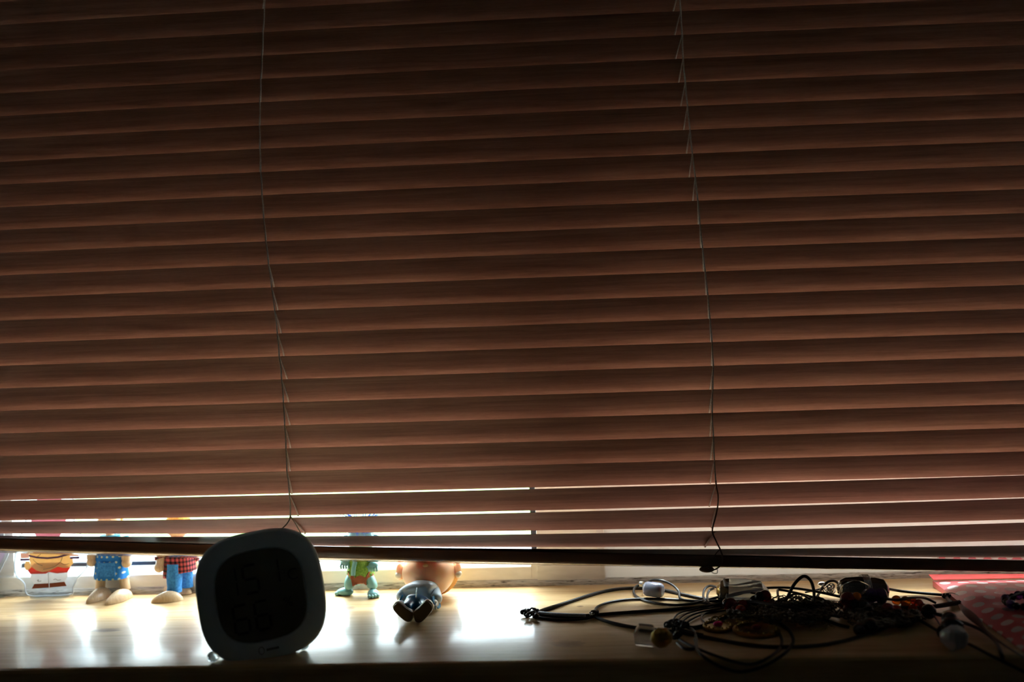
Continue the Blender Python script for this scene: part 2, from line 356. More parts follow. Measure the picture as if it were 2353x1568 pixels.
# low wall panel right of the jamb, made translucent to brighten the right side
ZP = .086
panel = struct('wall_panel', box(NB(), XJ1, XR, YB + .004, YB + .007, 0, ZP), 'panel'); panel['label'] = 'pale translucent wall panel below the right window'
jamb = struct('trim_2', box(NB(), XJ0, XJ1, YB, YB + .06, 0, ZT), 'jamb'); jamb['label'] = 'cream painted post between the two windows'
bevel(jamb, .001)
j2 = obj('post_edge', box(NB(), XJ0 + .0004, XJ0 + .004, YB - .0012, YB + .0, .021, ZT - .001), 'upvc', jamb)
j3 = obj('post_edge', box(NB(), XJ1 - .007, XJ1 - .0004, YB - .0012, YB + .0, .021, ZT - .001), 'upvc', jamb)
j4 = obj('lower_rail', box(NB(), XJ0, XJ1, YB - .0015, YB, 0.0005, .0195), 'upvc', jamb)
# left window
def window(name, x0, x1, z0, z1, label, facez):
    wroot = struct(name, box(NB(), x0, x1, YB + .028, YB + .06, z0, z0 + .020), 'upvc'); wroot['label'] = label
    bm = NB(); pr = [(YB + .0, z0), (YB + .0, z0 + facez - .0015), (YB + .0015, z0 + facez), (YB + .016, z0 + facez + .005), (YB + .0165, z0)]
    loft(bm, [[Vector((x, y, z)) for y, z in pr] for x in (x0, x1)]); obj('lower_frame', bm, 'upvc', wroot, False)
    obj('gasket', box(NB(), x0, x1, YB + .0167, YB + .021, z0 + .001, z0 + facez + .0085), 'gasket', wroot, False)
    obj('glass_bead', box(NB(), x0, x1, YB + .0212, YB + .028, z0 + .001, z0 + facez + .0065), 'upvc', wroot, False)
    obj('side_frame', box(NB(), x0, x0 + .035, YB + .002, YB + .06, z0 + facez + .0005, z1 - .035), 'upvc', wroot, False)
    obj('upper_frame', box(NB(), x0, x1, YB + .002, YB + .06, z1 - .035, z1), 'upvc', wroot, False)
    obj('pane', box(NB(), x0 + .035, x1 - .003, YB + .030, YB + .034, z0 + facez + .003, z1 - .036), 'glass', wroot, False)
    return wroot
w1 = window('window_1', XL, XM, .0005, ZT, 'left window with a white frame behind the blind', .019)
obj('gasket', box(NB(), XM + .0002, XJ0 - .0002, YB + .012, YB + .05, .021, ZT), 'gasket', w1, False)
obj('lower_frame', box(NB(), XM + .0001, XJ0 - .0001, YB + .0, YB + .0118, .0, .0215), 'upvc', w1, False)
w2 = struct('window_2', box(NB(), XJ1 + .0002, XR, YB + .004, YB + .02, ZP + .0002, ZP + .012), 'upvc'); w2['label'] = 'right window above the pale wall panel'
obj('upper_frame', box(NB(), XJ1 + .0002, XR, YB + .004, YB + .02, ZT - .02, ZT), 'upvc', w2, False)
obj('side_frame', box(NB(), XR - .012, XR, YB + .004, YB + .02, ZP + .0122, ZT - .0202), 'upvc', w2, False)
obj('pane', box(NB(), XJ1 + .0004, XR - .0122, YB + .009, YB + .012, ZP + .0122, ZT - .0202), 'glass', w2, False)
# caulk bead where frame meets sill
bm = NB(); pts = []
n = 90; rows = []
for i in range(n + 1):
    x = XL + (XR - XL) * i / n; j = .0006 * noise.noise(Vector((x * 90, 0, 0))); k = .0005 * noise.noise(Vector((x * 60, 5, 0)))
    rows.append([Vector((x, YB + .001, -.0005)), Vector((x, YB - .0035 + j, -.0005)), Vector((x, YB - .0030 + j, .003 + k)), Vector((x, YB - .0012, .0055 + k)), Vector((x, YB + .001, .0058 + k))])
loft(bm, rows); ck = struct('trim_3', bm, 'caulk'); ck['label'] = 'cracked grey caulk bead along the back of the sill'
# outdoors
bm = box(NB(), XL - .05, XR + .05, YB + .062, YB + .20, -.03, .006); os_ = struct('trim_4', bm, 'outsill'); os_['label'] = 'speckled outer sill beyond the glass'
g_ = struct('ground', box(NB(), -25, 25, .28, 40, -.95, -.9), 'paving'); g_['label'] = 'pale paving outside the window'
bm = NB(); box(bm, -25, 25, 3.4, 20, -.899, -.88); lw = struct('lawn', bm, 'grass'); lw['label'] = 'green lawn beyond the paving'
bm = NB(); nx = 60; gr = []
for i in range(nx + 1):
    x = -12 + 24 * i / nx; row = []
    for (y, z) in ((7.0, -.9), (6.8, 0), (6.75, .7), (7.0, 1.15), (7.7, 1.2), (8.0, .7), (8.1, -.9)):
        d = noise.noise(Vector((x * 1.3, y, z * 2))) * .25; row.append(Vector((x, y + d, z + (d if z > -.9 else 0))))
    gr.append(row)
loft(bm, gr); hedge = obj('garden_hedge', bm, 'hedge'); tag(hedge, 'green clipped hedge far outside beyond the lawn', 'hedge')
portal('window_portal_left', XL, XM, .02, ZT, YB + .07); portal('window_portal_right', XJ1, XR, ZP, ZT, YB + .07)

# ================================================================== blind
blind = thing('wooden_blind', 'closed reddish brown wood-grain venetian blind hanging before the window', 'blind', (0, 0, .05))
SW = .025; XS0, XS1 = XL + .008, XR - .008
XA, XB, XC = P(0, 1100, y=0).x, P(1130, 1100, y=0).x, P(2353, 1100, y=0).x
WID = (XC - XA) / 2; XMID = (XA + XC) / 2
def slat_mesh(zf, phf):
    bm = NB(); rows = []; nx = 36; ns = 6; sag = .0013; th = .0003
    for i in range(nx + 1):
        x = XS0 + (XS1 - XS0) * i / nx; z0 = zf(x); ph = phf(x); row = []
        ax = Vector((0, math.cos(ph), -math.sin(ph))); nr = Vector((0, math.sin(ph), math.cos(ph)))      # along the width / crown side
        jit = .00015 * noise.noise(Vector((x * 6, z0 * 40, 0)))
        for side in (0, 1):
            for k in (range(ns + 1) if side == 0 else range(ns, -1, -1)):
                u = k / ns; a = sag * (1 - (2 * u - 1) ** 2) + (th if side else 0)
                row.append(Vector((x, 0, z0)) + ax * (u * SW) + nr * (a + jit))
        rows.append(row)
    return loft(bm, rows)
def uni(k):
    bb = max(0, (15 - k) / 15) * .0026 if k < 15 else -(k - 15) * .00015
    bb = min(bb, .0036)
    return lambda x: .5078 - .021 * k + bb * (.65 - 1.05 * ((x - XMID) / WID) ** 2)
def pz(l, c_, r_):
    xs = [P(0, l, y=0), P(1130, c_, y=0), P(2353, r_, y=0)]
    return lambda x: lagr([p.x for p in xs], [p.z for p in xs], max(XS0, min(XS1, x)))
def ang(l, c_, r_):
    return lambda x: R(max(3, lagr([XA, XB, XC], [l, c_, r_], max(XA - .03, min(XC + .03, x)))))
SL = {}
for k in range(-4, 23):
    zf = uni(k); pk = min(80, 64.5 + .85 * (17 - k)); ph = ang(pk, pk, pk)
    if k == 17: ph = ang(64.5, 64.5, 64.5)
    if k == 18: ph = ang(62.5, 62.2, 63.5)
    if k == 19: zf, ph = pz(1152, 1127, 1093), ang(56, 59.5, 60)
    if k == 20: zf, ph = pz(1201, 1181, 1146), ang(36, 50, 58)
    if k == 21: zf, ph = pz(1233, 1230, 1202), ang(20, 38, 50)
    if k == 22: zf, ph = pz(1240, 1262.5, 1254), ang(17, 19, 38)
    SL[k] = (zf, ph)
    obj('slat', slat_mesh(zf, ph), 'slat', blind)
# bottom rail, tilted with the slats
zt = pz(1239, 1267, 1291); zb = pz(1263, 1293, 1315); rt = ang(22, 18, 12)
bm = NB(); rows = []
for i in range(37):
    x = XS0 + (XS1 - XS0) * i / 36; h = (zt(x) - zb(x)); c0 = Vector((x, .0005, zb(x))); a = rt(x)
    ax = Vector((0, math.cos(a), -math.sin(a))); up = Vector((0, math.sin(a), math.cos(a))); h /= math.cos(a); w_ = .025
    rows.append([c0 + ax * u * w_ + up * v * h for u, v in ((.07, .0), (.02, .08), (0, .25), (0, .75), (.02, .92), (.07, 1), (.5, 1.08), (.93, 1), (.98, .92), (1, .75), (1, .25), (.98, .08), (.93, 0))])
loft(bm, rows); obj('bottom_rail', bm, 'rail', blind)
obj('head_rail', box(NB(), XS0, XS1, -.004, .030, .599, ZT - .001), 'rail', blind, False)
# ladder strings and rungs
strL = [(0, 609), (26, 608), (78, 605), (130, 603), (182, 600), (234, 598), (290, 597), (343, 598), (395, 600), (450, 603), (503, 607), (556, 612), (608, 618), (660, 625), (713, 632), (765, 638), (817, 642), (870, 648), (925, 652), (978, 655), (1030, 658), (1083, 660), (1135, 666), (1188, 668)]
endL = [(130, 599), (182, 596), (234, 594), (290, 592), (395, 592), (448, 597), (500, 600), (553, 606), (608, 612), (660, 625), (713, 634), (766, 641), (818, 648), (872, 655), (925, 658), (978, 660), (1030, 661), (1083, 659), (1135, 663), (1188, 677), (1230, 690)]
strR = [(0, 1562), (25, 1564), (80, 1567), (131, 1569), (185, 1574), (239, 1579), (293, 1584.5), (349, 1590), (405, 1597), (459, 1603), (515, 1608), (570, 1614), (625, 1620), (678, 1626), (733, 1631), (787, 1636), (840, 1639), (895, 1637), (950, 1636), (1005, 1639), (1058, 1641), (1110, 1645)]
endR = [(25, 1544), (80, 1548), (134, 1549), (188, 1558), (243, 1563), (297, 1570), (352, 1577), (407, 1584), (460, 1592), (515, 1607), (570, 1613), (640, 1622), (733, 1632), (787, 1637), (840, 1639), (895, 1635), (950, 1633), (1003, 1635), (1056, 1637), (1110, 1636), (1165, 1634), (1212, 1642), (1255, 1626)]
def interp(tab, y):
    if y <= tab[0][0]: return tab[0][1]
    for (a, u), (b_, v) in zip(tab, tab[1:]):
        if y <= b_: return u + (v - u) * (y - a) / (b_ - a)
    return tab[-1][1]
def xat(tab, z):                                        # height on the blind -> cord x on the blind plane
    y = 784 + (CAM.z - z) / DIST * FPX - 20
    for _ in range(3):
        q = P(interp(tab, y), y, y=0); y += (q.z - z) / DIST * FPX
    return P(interp(tab, y), y, y=0).x
for tab, etab, kmax in ((strL, endL, 20), (strR, endR, 19)):
    pts = []
    for k in range(-4, kmax + 1):
        x = xat(tab, SL[k][0](0)); z = SL[k][0](x); pts.append(Vector((x, -.0012, z)))
        if k < kmax:
            x2 = xat(tab, z - .0105); pts.append(Vector((x2, .0002, z - .0105)))
    obj('ladder_string', tube(NB(), pts, .0007, 6), 'cord', blind)
    for k in range(-4, 22):
        x = xat(tab, SL[k][0](0)); zf, ph = SL[k]; z = zf(x)
        zend = z - SW * math.sin(ph(x)); xe = xat(etab, zend + .0015)
        a = ph(x); ax = Vector((0, math.cos(a), -math.sin(a))); nr = Vector((0, math.sin(a), math.cos(a)))
        p = []
        for j in range(7):
            u = j / 6; s_ = .0013 * (1 - (2 * u - 1) ** 2)
            q = Vector((x + (xe - x) * u, 0, z)) + ax * (u * SW) + nr * (s_ - .0008); p.append(q)
        obj('ladder_rung', tube(NB(), p, .0006, 5, rfun=lambda t: .75 + .6 * t), 'cord', blind)
def blindpath(pp, dy=-.003): return catmull([P(a, b_, y=dy) for a, b_ in pp], 5)
obj('lift_cord', tube(NB(), blindpath([(1645, 1105), (1646, 1118), (1650, 1140), (1649, 1165), (1644, 1190), (1637, 1217), (1640, 1232), (1648, 1249), (1656, 1266), (1661, 1284), (1656, 1299), (1646, 1308), (1636, 1310), (1628, 1307)]), .00065, 6), 'lift', blind)
obj('cord_tail', tube(NB(), blindpath([(1655, 1264), (1649, 1268), (1641, 1279)]), .0004, 6), 'lift', blind)
obj('lift_cord', tube(NB(), blindpath([(667, 1185), (665, 1195), (658, 1206), (648, 1216), (640, 1226)]), .0006, 6), 'lift', blind)
obj('cord_tail', tube(NB(), blindpath([(668, 1188), (678, 1202), (684, 1214), (692, 1228)]), .0006, 6), 'cord', blind)
q = P(1624, 1309, y=.002)
bm = NB(); ball(bm, q, (.0068, .006, .0026), 16, 8); obj('cord_plug', bm, 'lift', blind)
bm = NB(); tube(bm, blindpath([(1632, 1312), (1640, 1318), (1648, 1317), (1648, 1308)], -.001), .0005, 6); obj('clear_clip', bm, 'acryledge', blind)

# ================================================================== clock
def sqr(n, a, b_, e=3.4):
    out = []
    for k in range(n):
        t = 2 * math.pi * k / n; c_, s_ = math.cos(t), math.sin(t)
        out.append((a * math.copysign(abs(c_) ** (2 / e), c_), b_ * math.copysign(abs(s_) ** (2 / e), s_)))
    return out
cb_ = P(560, 1522, z=0)
clock = thing('room_thermometer', 'pale rounded-square digital thermometer clock standing tilted at the sill front', 'clock', (P(600, 1368, y=-.118).x, -.118, 0))
cc = P(600, 1368, y=-.118)
rz, rx_, ry_ = R(14), R(-9), R(-7)
CR = Matrix.Rotation(rz, 3, 'Z') @ Matrix.Rotation(rx_, 3, 'X') @ Matrix.Rotation(ry_, 3, 'Y')
ex, ey, ez = CR @ Vector((1, 0, 0)), CR @ Vector((0, 0, 1)), CR @ Vector((0, 1, 0))      # right, up, back
HW, HH = .0495, .0505
def lo(scale, dz, e=3.0, hw=HW, hh=HH): return [cc + ex * x * scale + ey * y * scale + ez * dz for x, y in sqr(64, hw, hh, e)]
bm = NB(); loft(bm, [lo(.70, .0008), lo(.72, -.0004), lo(.95, -.0006), lo(.985, .0006), lo(1, .003), lo(1, .010), lo(.97, .0135), lo(.9, .015)], True); obj('body', bm, 'white_plastic', clock)
bm = NB(); loft(bm, [lo(.685, -.0009), lo(.70, -.0002), lo(.70, .0009)], True); obj('screen', bm, 'screen', clock)
seg7 = {'1': 'bc', '5': 'afgcd', '6': 'afgcde', '8': 'abcdefg', '7': 'abc', '%': ''}
def digit(bm, ch, ox, oy, w_, h):
    t = w_ * .16
    S = {'a': (t, h - t, w_ - t, h), 'g': (t, h / 2 - t / 2, w_ - t, h / 2 + t / 2), 'd': (t, 0, w_ - t, t), 'f': (0, h / 2 + t / 2, t, h - t), 'b': (w_ - t, h / 2 + t / 2, w_, h - t), 'e': (0, t, t, h / 2 - t / 2), 'c': (w_ - t, t, w_, h / 2 - t / 2)}
    for s_ in seg7[ch]:
        x0, y0, x1, y1 = S[s_]
        prism(bm, [(ox + x0, oy + y0), (ox + x1, oy + y0), (ox + x1, oy + y1), (ox + x0, oy + y1)], cc - ez * .0012, ex, ey, ez, .0004)
for ch, ox, oy, w_, h in (('1', -.0245, .002, .008, .024), ('5', -.0125, .002, .013, .024), ('1', .009, .006, .008, .020), ('6', -.024, -.0275, .013, .024), ('6', -.0075, -.0275, .013, .024)):
    bm = NB(); digit(bm, ch, ox, oy, w_, h); obj('digit', bm, 'lcd', clock, False)
def txt(body, size, ox, oy, mt, name, parent, o, ex_, ey_, ez_, align='CENTER'):
    cu_ = bpy.data.curves.new(name, 'FONT'); cu_.body = body; cu_.size = size; cu_.extrude = .00015; cu_.align_x = align
    tmp = bpy.data.objects.new('tmp', cu_); C.objects.link(tmp); dg = bpy.context.evaluated_depsgraph_get(); me = bpy.data.meshes.new_from_object(tmp.evaluated_get(dg))
    bpy.data.objects.remove(tmp); bm = NB(); bm.from_mesh(me)
    for v in bm.verts: v.co = o + ex_ * (v.co.x + ox) + ey_ * (v.co.y + oy) - ez_ * v.co.z
    return obj(name, bm, mt, parent, False)
txt('°C', .013, .024, .007, 'lcd', 'unit_mark', clock, cc - ez * .0011, ex, ey, ez)
txt('%', .011, .020, -.013, 'lcd', 'unit_mark', clock, cc - ez * .0011, ex, ey, ez)
bm = NB(); tube(bm, [cc + ex * (.0013 * math.cos(a) * 1.6 - .006) + ey * (.0022 * math.sin(a) * 1.3 - .0425) - ez * .0009 for a in [i * math.pi / 8 for i in range(16)]], .00025, 4, True); obj('logo_ring', bm, 'print', clock, False)
bm = NB(); box_w = .0011
for i in range(7): prism(bm, [(-.002 + i * .0014, -.0435), (-.002 + i * .0014 + box_w, -.0435), (-.002 + i * .0014 + box_w, -.0418), (-.002 + i * .0014, -.0418)], cc - ez * .0009, ex, ey, ez, .0003)
obj('logo_lettering', bm, 'print', clock, False)
# folding stand: two feet behind the body
for px, py in ((490, 1522), (697, 1494)):
    bm = NB(); foot = P(px, py, z=.0002); top = cc + ex * (-.026 if px < 600 else .030) - ey * .028 + ez * .016
    tube(bm, catmull([top, top * .4 + foot * .6 + ez * .004, foot + Vector((0, 0, .0045))], 4), .0036, 10)
    ball(bm, foot + Vector((0, 0, .0042)), (.0048, .0040, .0042), 14, 10)
    obj('stand_leg', bm, 'footplastic', clock)

# ================================================================== acrylic standees
def rel(o, ex_, ez_, pts, py0=None):
    return pts
def standee(name, label, base, bw, bh, outline, prints, rz=0.0):
    """outline and prints in mm around base (x right, z up)"""
    t = thing(name, label, 'standee', base)
    e1 = Vector((math.cos(rz), math.sin(rz), 0)); e2 = Vector((0, 0, 1)); e3 = Vector((-math.sin(rz), math.cos(rz), 0)); mm = .001
    o = Vector(base)
    pts = [Vector((a, b_, 0)) for a, b_ in outline]; sm = catmull(pts, 5, True)
    bm = NB(); prism(bm, [(p.x * mm, p.y * mm) for p in sm], o, e1, e2, e3, .003); obj('acrylic_plate', bm, 'acrylic', t, False)
    bm = NB(); tube(bm, [o + e1 * p.x * mm + e2 * (p.y * mm) + e3 * .0015 for p in sm], .0008, 6, True); obj('plate_edge', bm, 'acryledge', t)
    for i, (nm, mt, poly) in enumerate(prints):
        lay = .0003 + .00012 * i
        bm = NB()
        if nm == 'line':
            tube(bm, catmull([o + e1 * a * mm + e2 * b_ * mm - e3 * lay for a, b_ in poly], 5), .00022, 4)
        else: prism(bm, [(a * mm, b_ * mm) for a, b_ in poly], o - e3 * lay, e1, e2, e3, .0002)
        obj('printed_' + nm, bm, mt, t, False)
    return t
b1 = P(112, 1371, z=.0012)
S1 = 2.36                                                # pixels per mm there
def mmp(lst, cx=112, cy=1371): return [((x - cx) / S1, (cy - y) / S1) for x, y in lst]
prn = [('trousers', 'trouser', mmp([(72, 1312), (70, 1330), (78, 1341), (114, 1341), (152, 1338), (160, 1325), (161, 1312)])),
       ('sleeve', 'red', mmp([(64, 1308), (70, 1317), (95, 1317), (108, 1317), (115, 1313), (135, 1317), (160, 1315), (168, 1303), (150, 1292), (120, 1290), (80, 1292)])),
       ('shoe', 'shoe', mmp([(79, 1341), (72, 1352), (114, 1350), (114, 1340)])), ('shoe', 'shoe', mmp([(115.5, 1340), (115.5, 1350), (157, 1347), (152, 1337)])),
       ('robe', 'robe', mmp([(70, 1250), (70, 1285), (74, 1300), (86, 1309), (100, 1313), (116, 1311), (138, 1301), (150, 1304), (165, 1304), (175, 1294), (175, 1284), (168, 1280), (168, 1250)])),
       ('robe', 'robe', mmp([(60, 1287), (57, 1298), (60, 1307), (66, 1308), (73, 1302), (70, 1287)])),
       ('cuff', 'purple', mmp([(48, 1280), (48, 1285), (70, 1285), (70, 1280)])), ('cuff', 'purple', mmp([(169, 1278), (169, 1283), (191, 1283), (191, 1278)])),
       ('hand', 'skin', mmp([(49, 1255), (50, 1279), (70, 1279), (70, 1255)])), ('hand', 'skin', mmp([(169, 1253), (169, 1277), (190, 1277), (191, 1253)])),
       ('belt', 'purple', mmp([(70, 1271), (70, 1275), (90, 1280), (115, 1282), (140, 1280), (170, 1273), (170, 1270), (162, 1270), (140, 1276), (115, 1278), (90, 1276)])),
       ('face', 'pinkprint', mmp([(85, 1150), (78, 1180), (82, 1210), (95, 1240), (115, 1250), (140, 1240), (158, 1210), (166, 1180), (160, 1145), (120, 1120)])),
       ('line', 'ink', mmp([(80, 1282), (90, 1292), (102, 1297)])), ('line', 'ink', mmp([(151, 1278), (145, 1290), (128, 1301), (104, 1306)])), ('line', 'ink', mmp([(115.5, 1313), (115.5, 1330), (115.5, 1350)])),
       ('line', 'ink', mmp([(88, 1332), (92, 1330), (90, 1334), (98, 1333)])), ('line', 'ink', mmp([(128, 1331), (133, 1329), (138, 1332), (146, 1331)])), ('line', 'ink', mmp([(146, 1290), (156, 1295), (168, 1293)])),
       ('line', 'ink', mmp([(101, 1268), (94, 1274), (88, 1276)]))]
out1 = mmp([(60, 1368), (52, 1340), (34, 1322), (30, 1300), (34, 1270), (40, 1240), (62, 1200), (60, 1150), (90, 1110), (125, 1100), (165, 1110), (182, 1160), (180, 1200), (200, 1240), (208, 1280), (205, 1305), (182, 1330), (170, 1352), (165, 1368), (112, 1371)])
s1 = standee('acrylic_standee', 'clear acrylic standee printed with a figure in orange robe and white trousers', b1, 0, 0, out1, prn)
bm = NB(); loft(bm, [ellring(b1 + Vector((0, .0015, -.0011)), .020, .008, 32), ellring(b1 + Vector((0, .0015, .0014)), .020, .008, 32)]); obj('base_plate', bm, 'acrylic', s1, False)
b0 = P(-32, 1372, z=.0012)
def mm0(lst): return [((x + 32) / S1, (1372 - y) / S1) for x, y in lst]
s0 = standee('acrylic_standee', 'lilac printed acrylic standee cut off at the left edge of the sill', b0, 0, 0, mm0([(-60, 1368), (-78, 1300), (-80, 1220), (-40, 1150), (0, 1170), (22, 1255), (26, 1268), (4, 1310), (-12, 1340), (-16, 1368)]),
             [('figure', 'lilac', mm0([(-60, 1340), (-70, 1290), (-70, 1230), (-40, 1165), (-5, 1185), (16, 1258), (20, 1268), (8, 1290), (-6, 1305), (-20, 1330)])), ('shoe', 'shoe', mm0([(-62, 1355), (-60, 1341), (-22, 1331), (-18, 1350)]))])
bm = NB(); loft(bm, [ellring(b0 + Vector((0, .0015, -.0011)), .018, .008, 32), ellring(b0 + Vector((0, .0015, .0014)), .018, .008, 32)]); obj('base_plate', bm, 'acrylic', s0, False)

# ================================================================== wooden dolls
def clog(bm, toe, heel, wid, hgt):
    toe, heel = Vector(toe), Vector(heel); d = (toe - heel); L = d.length / 2; a = math.atan2(d.y, d.x); rot = Matrix.Rotation(a, 3, 'Z'); c_ = (toe + heel) / 2; c_.z = 0.0003
    def fn(u, p):
        w_ = 1 - .25 * u.x * abs(u.x) if u.x > 0 else 1
        z = p.z * (1 - .30 * max(0, u.x))
        return Vector((p.x, p.y * w_, max(z, 0)))
    ball(bm, c_, (L, wid / 2, hgt), 24, 16, rot, fn); return bm
def wood_doll(label, kind):
    if kind == 'dress':
        ft = [((199, 1389), (254, 1366)), ((242, 1393), (303, 1370))]; legs = [(234, 1368), (283, 1373)]; base = P(260, 1378, z=0)
    else:
        ft = [((347, 1386), (421, 1379)), ((440, 1366), (374, 1359))]; legs = [(401, 1376), (428, 1364)]; base = P(412, 1372, z=0)
    t = thing('wooden_doll', label, 'doll', base, None)
    lp = []
    for (a, b_), lg in zip(ft, legs):
        A, B = P(*a, z=0), P(*b_, z=0)
        if kind == 'jeans' and a[0] == 440: A, B = P(369, 1360, z=0), P(440, 1366, z=0)
        bm = NB(); clog(bm, A, B, .0135, .0105 if kind == 'dress' else .0098); obj('foot', bm, 'maple', t)
        lp.append(P(*lg, z=0))
    hipz = .034; hip = (lp[0] + lp[1]) / 2; hip.z = 0
    if kind == 'dress':
        for p in lp: p.y = hip.y + .0015
    for p in lp:
        top = Vector((p.x * .8 + hip.x * .2, p.y * .8 + hip.y * .2, hipz if kind != 'dress' else .028))
        if kind == 'dress': bm = NB(); tube(bm, [Vector((p.x, p.y, .006)), top], .0047, 16); obj('leg', bm, 'maple', t)
        else:
            bm = NB(); rg = []
            for j in range(7):
                u = j / 6; c_ = Vector((p.x, p.y, .0065)).lerp(top, u); rg.append(ellring(c_, .0073 - .0004 * math.sin(u * 9), .0066, 20, 0, .02, 5))
            loft(bm, rg); obj('trouser_leg', bm, 'denim', t)
    if kind == 'dress':
        hc = P(262, 1329, y=hip.y - .002); zb_ = P(262, 1331, y=hip.y - .006).z
        rg = []
        for j in range(9):
            u = j / 8; z = zb_ + u * .026; rg.append(ellring((hip.x, hip.y, z), .0172 - .0030 * u, .0128 - .003 * u, 36, 0, .035 * (1 - u), 6))
        bm = NB(); loft(bm, rg); obj('skirt', bm, 'bluedot', t)
        ap = [Vector((hip.x - .009 + .018 * i / 8, hip.y - .0142 + .002 * abs(i - 4) / 4, 0)) for i in range(9)]
        bm = NB(); loft(bm, [[Vector((p.x, p.y + .0009 * (z - zb_) / .01, z)) for p in ap] + [Vector((p.x, p.y + .0008 + .0009 * (z - zb_) / .01, z)) for p in ap[::-1]] for z in (zb_ + .004, zb_ + .012, zb_ + .0175)]); o_ = obj('apron', bm, 'denim', t)
        bm = NB(); loft(bm, [ellring((hip.x, hip.y, zb_ + .0245 + .018 * j / 4), .0125 - .0007 * j, .0085, 28) for j in range(5)]); obj('bodice', bm, 'tealdot', t)
        hands = [(P(211, 1291, y=hip.y - .004), -1), (P(291, 1294, y=hip.y - .006), 1)]; topz = zb_ + .043
    else:
        zb_ = P(400, 1316, y=hip.y).z; rg = []
        bm = NB(); loft(bm, [ellring((hip.x, hip.y, hipz - .001 + .006 * j), .0125, .0105, 24) for j in range(2)]); obj('trouser_seat', bm, 'denim', t)
        for j in range(8):
            u = j / 7; z = zb_ + .002 + u * .030; r_ = ellring((hip.x, hip.y, z), .0165 - .003 * u, .0125 - .002 * u, 36, 0, .02, 5)
            if j == 0: r_ = [Vector((p.x, p.y, p.z - .006 * max(0, math.sin(math.atan2(p.y - hip.y, p.x - hip.x) + R(250))))) for p in r_]
            rg.append(r_)
        bm = NB(); loft(bm, rg); obj('shirt', bm, 'plaid', t)
        hands = [(P(366, 1305, y=hip.y - .008), -1), (P(446, 1300, y=hip.y + .010), 1)]; topz = zb_ + .032
    for hp, sg in hands:
        sh = Vector((hip.x + sg * .013, hip.y, topz - .003))
        bm = NB(); ball(bm, hp, .0049, 16, 12); obj('hand', bm, 'maple', t)
        if kind == 'jeans':
            bm = NB(); w0 = hp + (sh - hp) * .16; tube(bm, [hp + (sh - hp) * .10, hp + (sh - hp) * .42], .0044, 14); obj('wrist', bm, 'maple', t)
            bm = NB(); tube(bm, catmull([hp + (sh - hp) * .36, hp.lerp(sh, .65) + Vector((sg * .002, 0, 0)), sh], 4), .0062, 14, rfun=lambda u: 1.08 - .2 * u); obj('sleeve', bm, 'plaid', t)
        else:
            bm = NB(); tube(bm, [hp + Vector((0, 0, .003)), hp + Vector((0, 0, .012))], .0047, 14); obj('wrist', bm, 'maple', t)
            bm = NB(); tube(bm, catmull([hp + Vector((0, 0, .011)), hp.lerp(sh, .6) + Vector((sg * .001, 0, 0)), sh], 4), .0056, 14); obj('sleeve', bm, 'tealdot', t)
    bm = NB(); tube(bm, [Vector((hip.x, hip.y, topz - .002)), Vector((hip.x, hip.y, topz + .005))], .004, 12); obj('neck', bm, 'maple', t)
    hc = Vector((hip.x, hip.y, topz + .0135))
    bm = NB(); ball(bm, hc, .0115, 20, 14); obj('head', bm, 'maple', t)
    bm = NB(); ball(bm, hc + Vector((0, .0015, .002)), (.0128, .0124, .0118), 20, 14, None, lambda u, p: p if not (u.y < -.2 and u.z < .35) else p * .80); obj('hair', bm, 'goldyarn' if kind == 'dress' else 'yarn', t)
    bm = NB()
    for sx in (-1, 1): ball(bm, hc + Vector((sx * .004, -.0108, .001)), .0011, 8, 6)
    obj('eyes', bm, 'ink', t)
    if kind == 'dress':
        bm = NB(); ball(bm, hc + Vector((0, .002, .0065)), (.0136, .0132, .0100), 20, 12, None, lambda u, p: Vector((p.x, p.y, max(p.z, -.001)))); obj('headscarf', bm, 'bluedot', t)
    return t
wood_doll('jointed wooden doll in blue polka-dot dress standing behind the blind', 'dress')
wood_doll('jointed wooden doll in red plaid shirt and blue jeans behind the blind', 'jeans')

# ================================================================== troll figure
def skin_body(name, verts, edges, radii, mt, parent, sub=2, root=0):
    me = bpy.data.meshes.new(name); org = world_loc(parent)
    me.from_pydata([tuple(Vector(v) - org) for v in verts], edges, []); o = bpy.data.objects.new(name, me); C.objects.link(o); o.parent = parent
    m1 = o.modifiers.new('skin', 'SKIN'); m1.use_smooth_shade = True
    for i, r_ in enumerate(radii): me.skin_vertices[0].data[i].radius = (r_, r_)
    me.skin_vertices[0].data[root].use_root = True
    m2 = o.modifiers.new('sub', 'SUBSURF'); m2.levels = sub; m2.render_levels = sub
    me.materials.append(M[mt]); return o
tb = P(822, 1368, z=0)
troll = thing('troll_figure', 'teal-skinned toy figure in leafy green tunic and rust shorts', 'figurine', tb)
fl, frr = P(806, 1369, z=0), P(856, 1369, z=0); yt = (fl.y + frr.y) / 2 + .002
def Q(px, py): return P(px, py, y=yt)
def dz(v, z): return Vector((v.x, v.y, z))
hipL, hipR, pel = Q(808, 1328), Q(848, 1326), Q(828, 1318); chest, nk, hd = Q(829, 1285), Q(829, 1262), Q(829, 1240)
kL = Q(801, 1340) + Vector((0, -.003, 0)); kR = Q(858, 1342) + Vector((0, -.003, 0)); aL = dz(fl, .006); aR = dz(frr, .006)
handR = Q(861, 1295) + Vector((0, -.006, 0)); elR = Q(862, 1275); handL = Q(796, 1290) + Vector((0, -.004, 0)); elL = Q(798, 1272)
V = [pel, hipL, kL, aL, hipR, kR, aR, chest, nk, hd, Q(846, 1270), elR, handR, Q(812, 1270), elL, handL]
E_ = [(0, 1), (1, 2), (2, 3), (0, 4), (4, 5), (5, 6), (0, 7), (7, 8), (8, 9), (7, 10), (10, 11), (11, 12), (7, 13), (13, 14), (14, 15)]
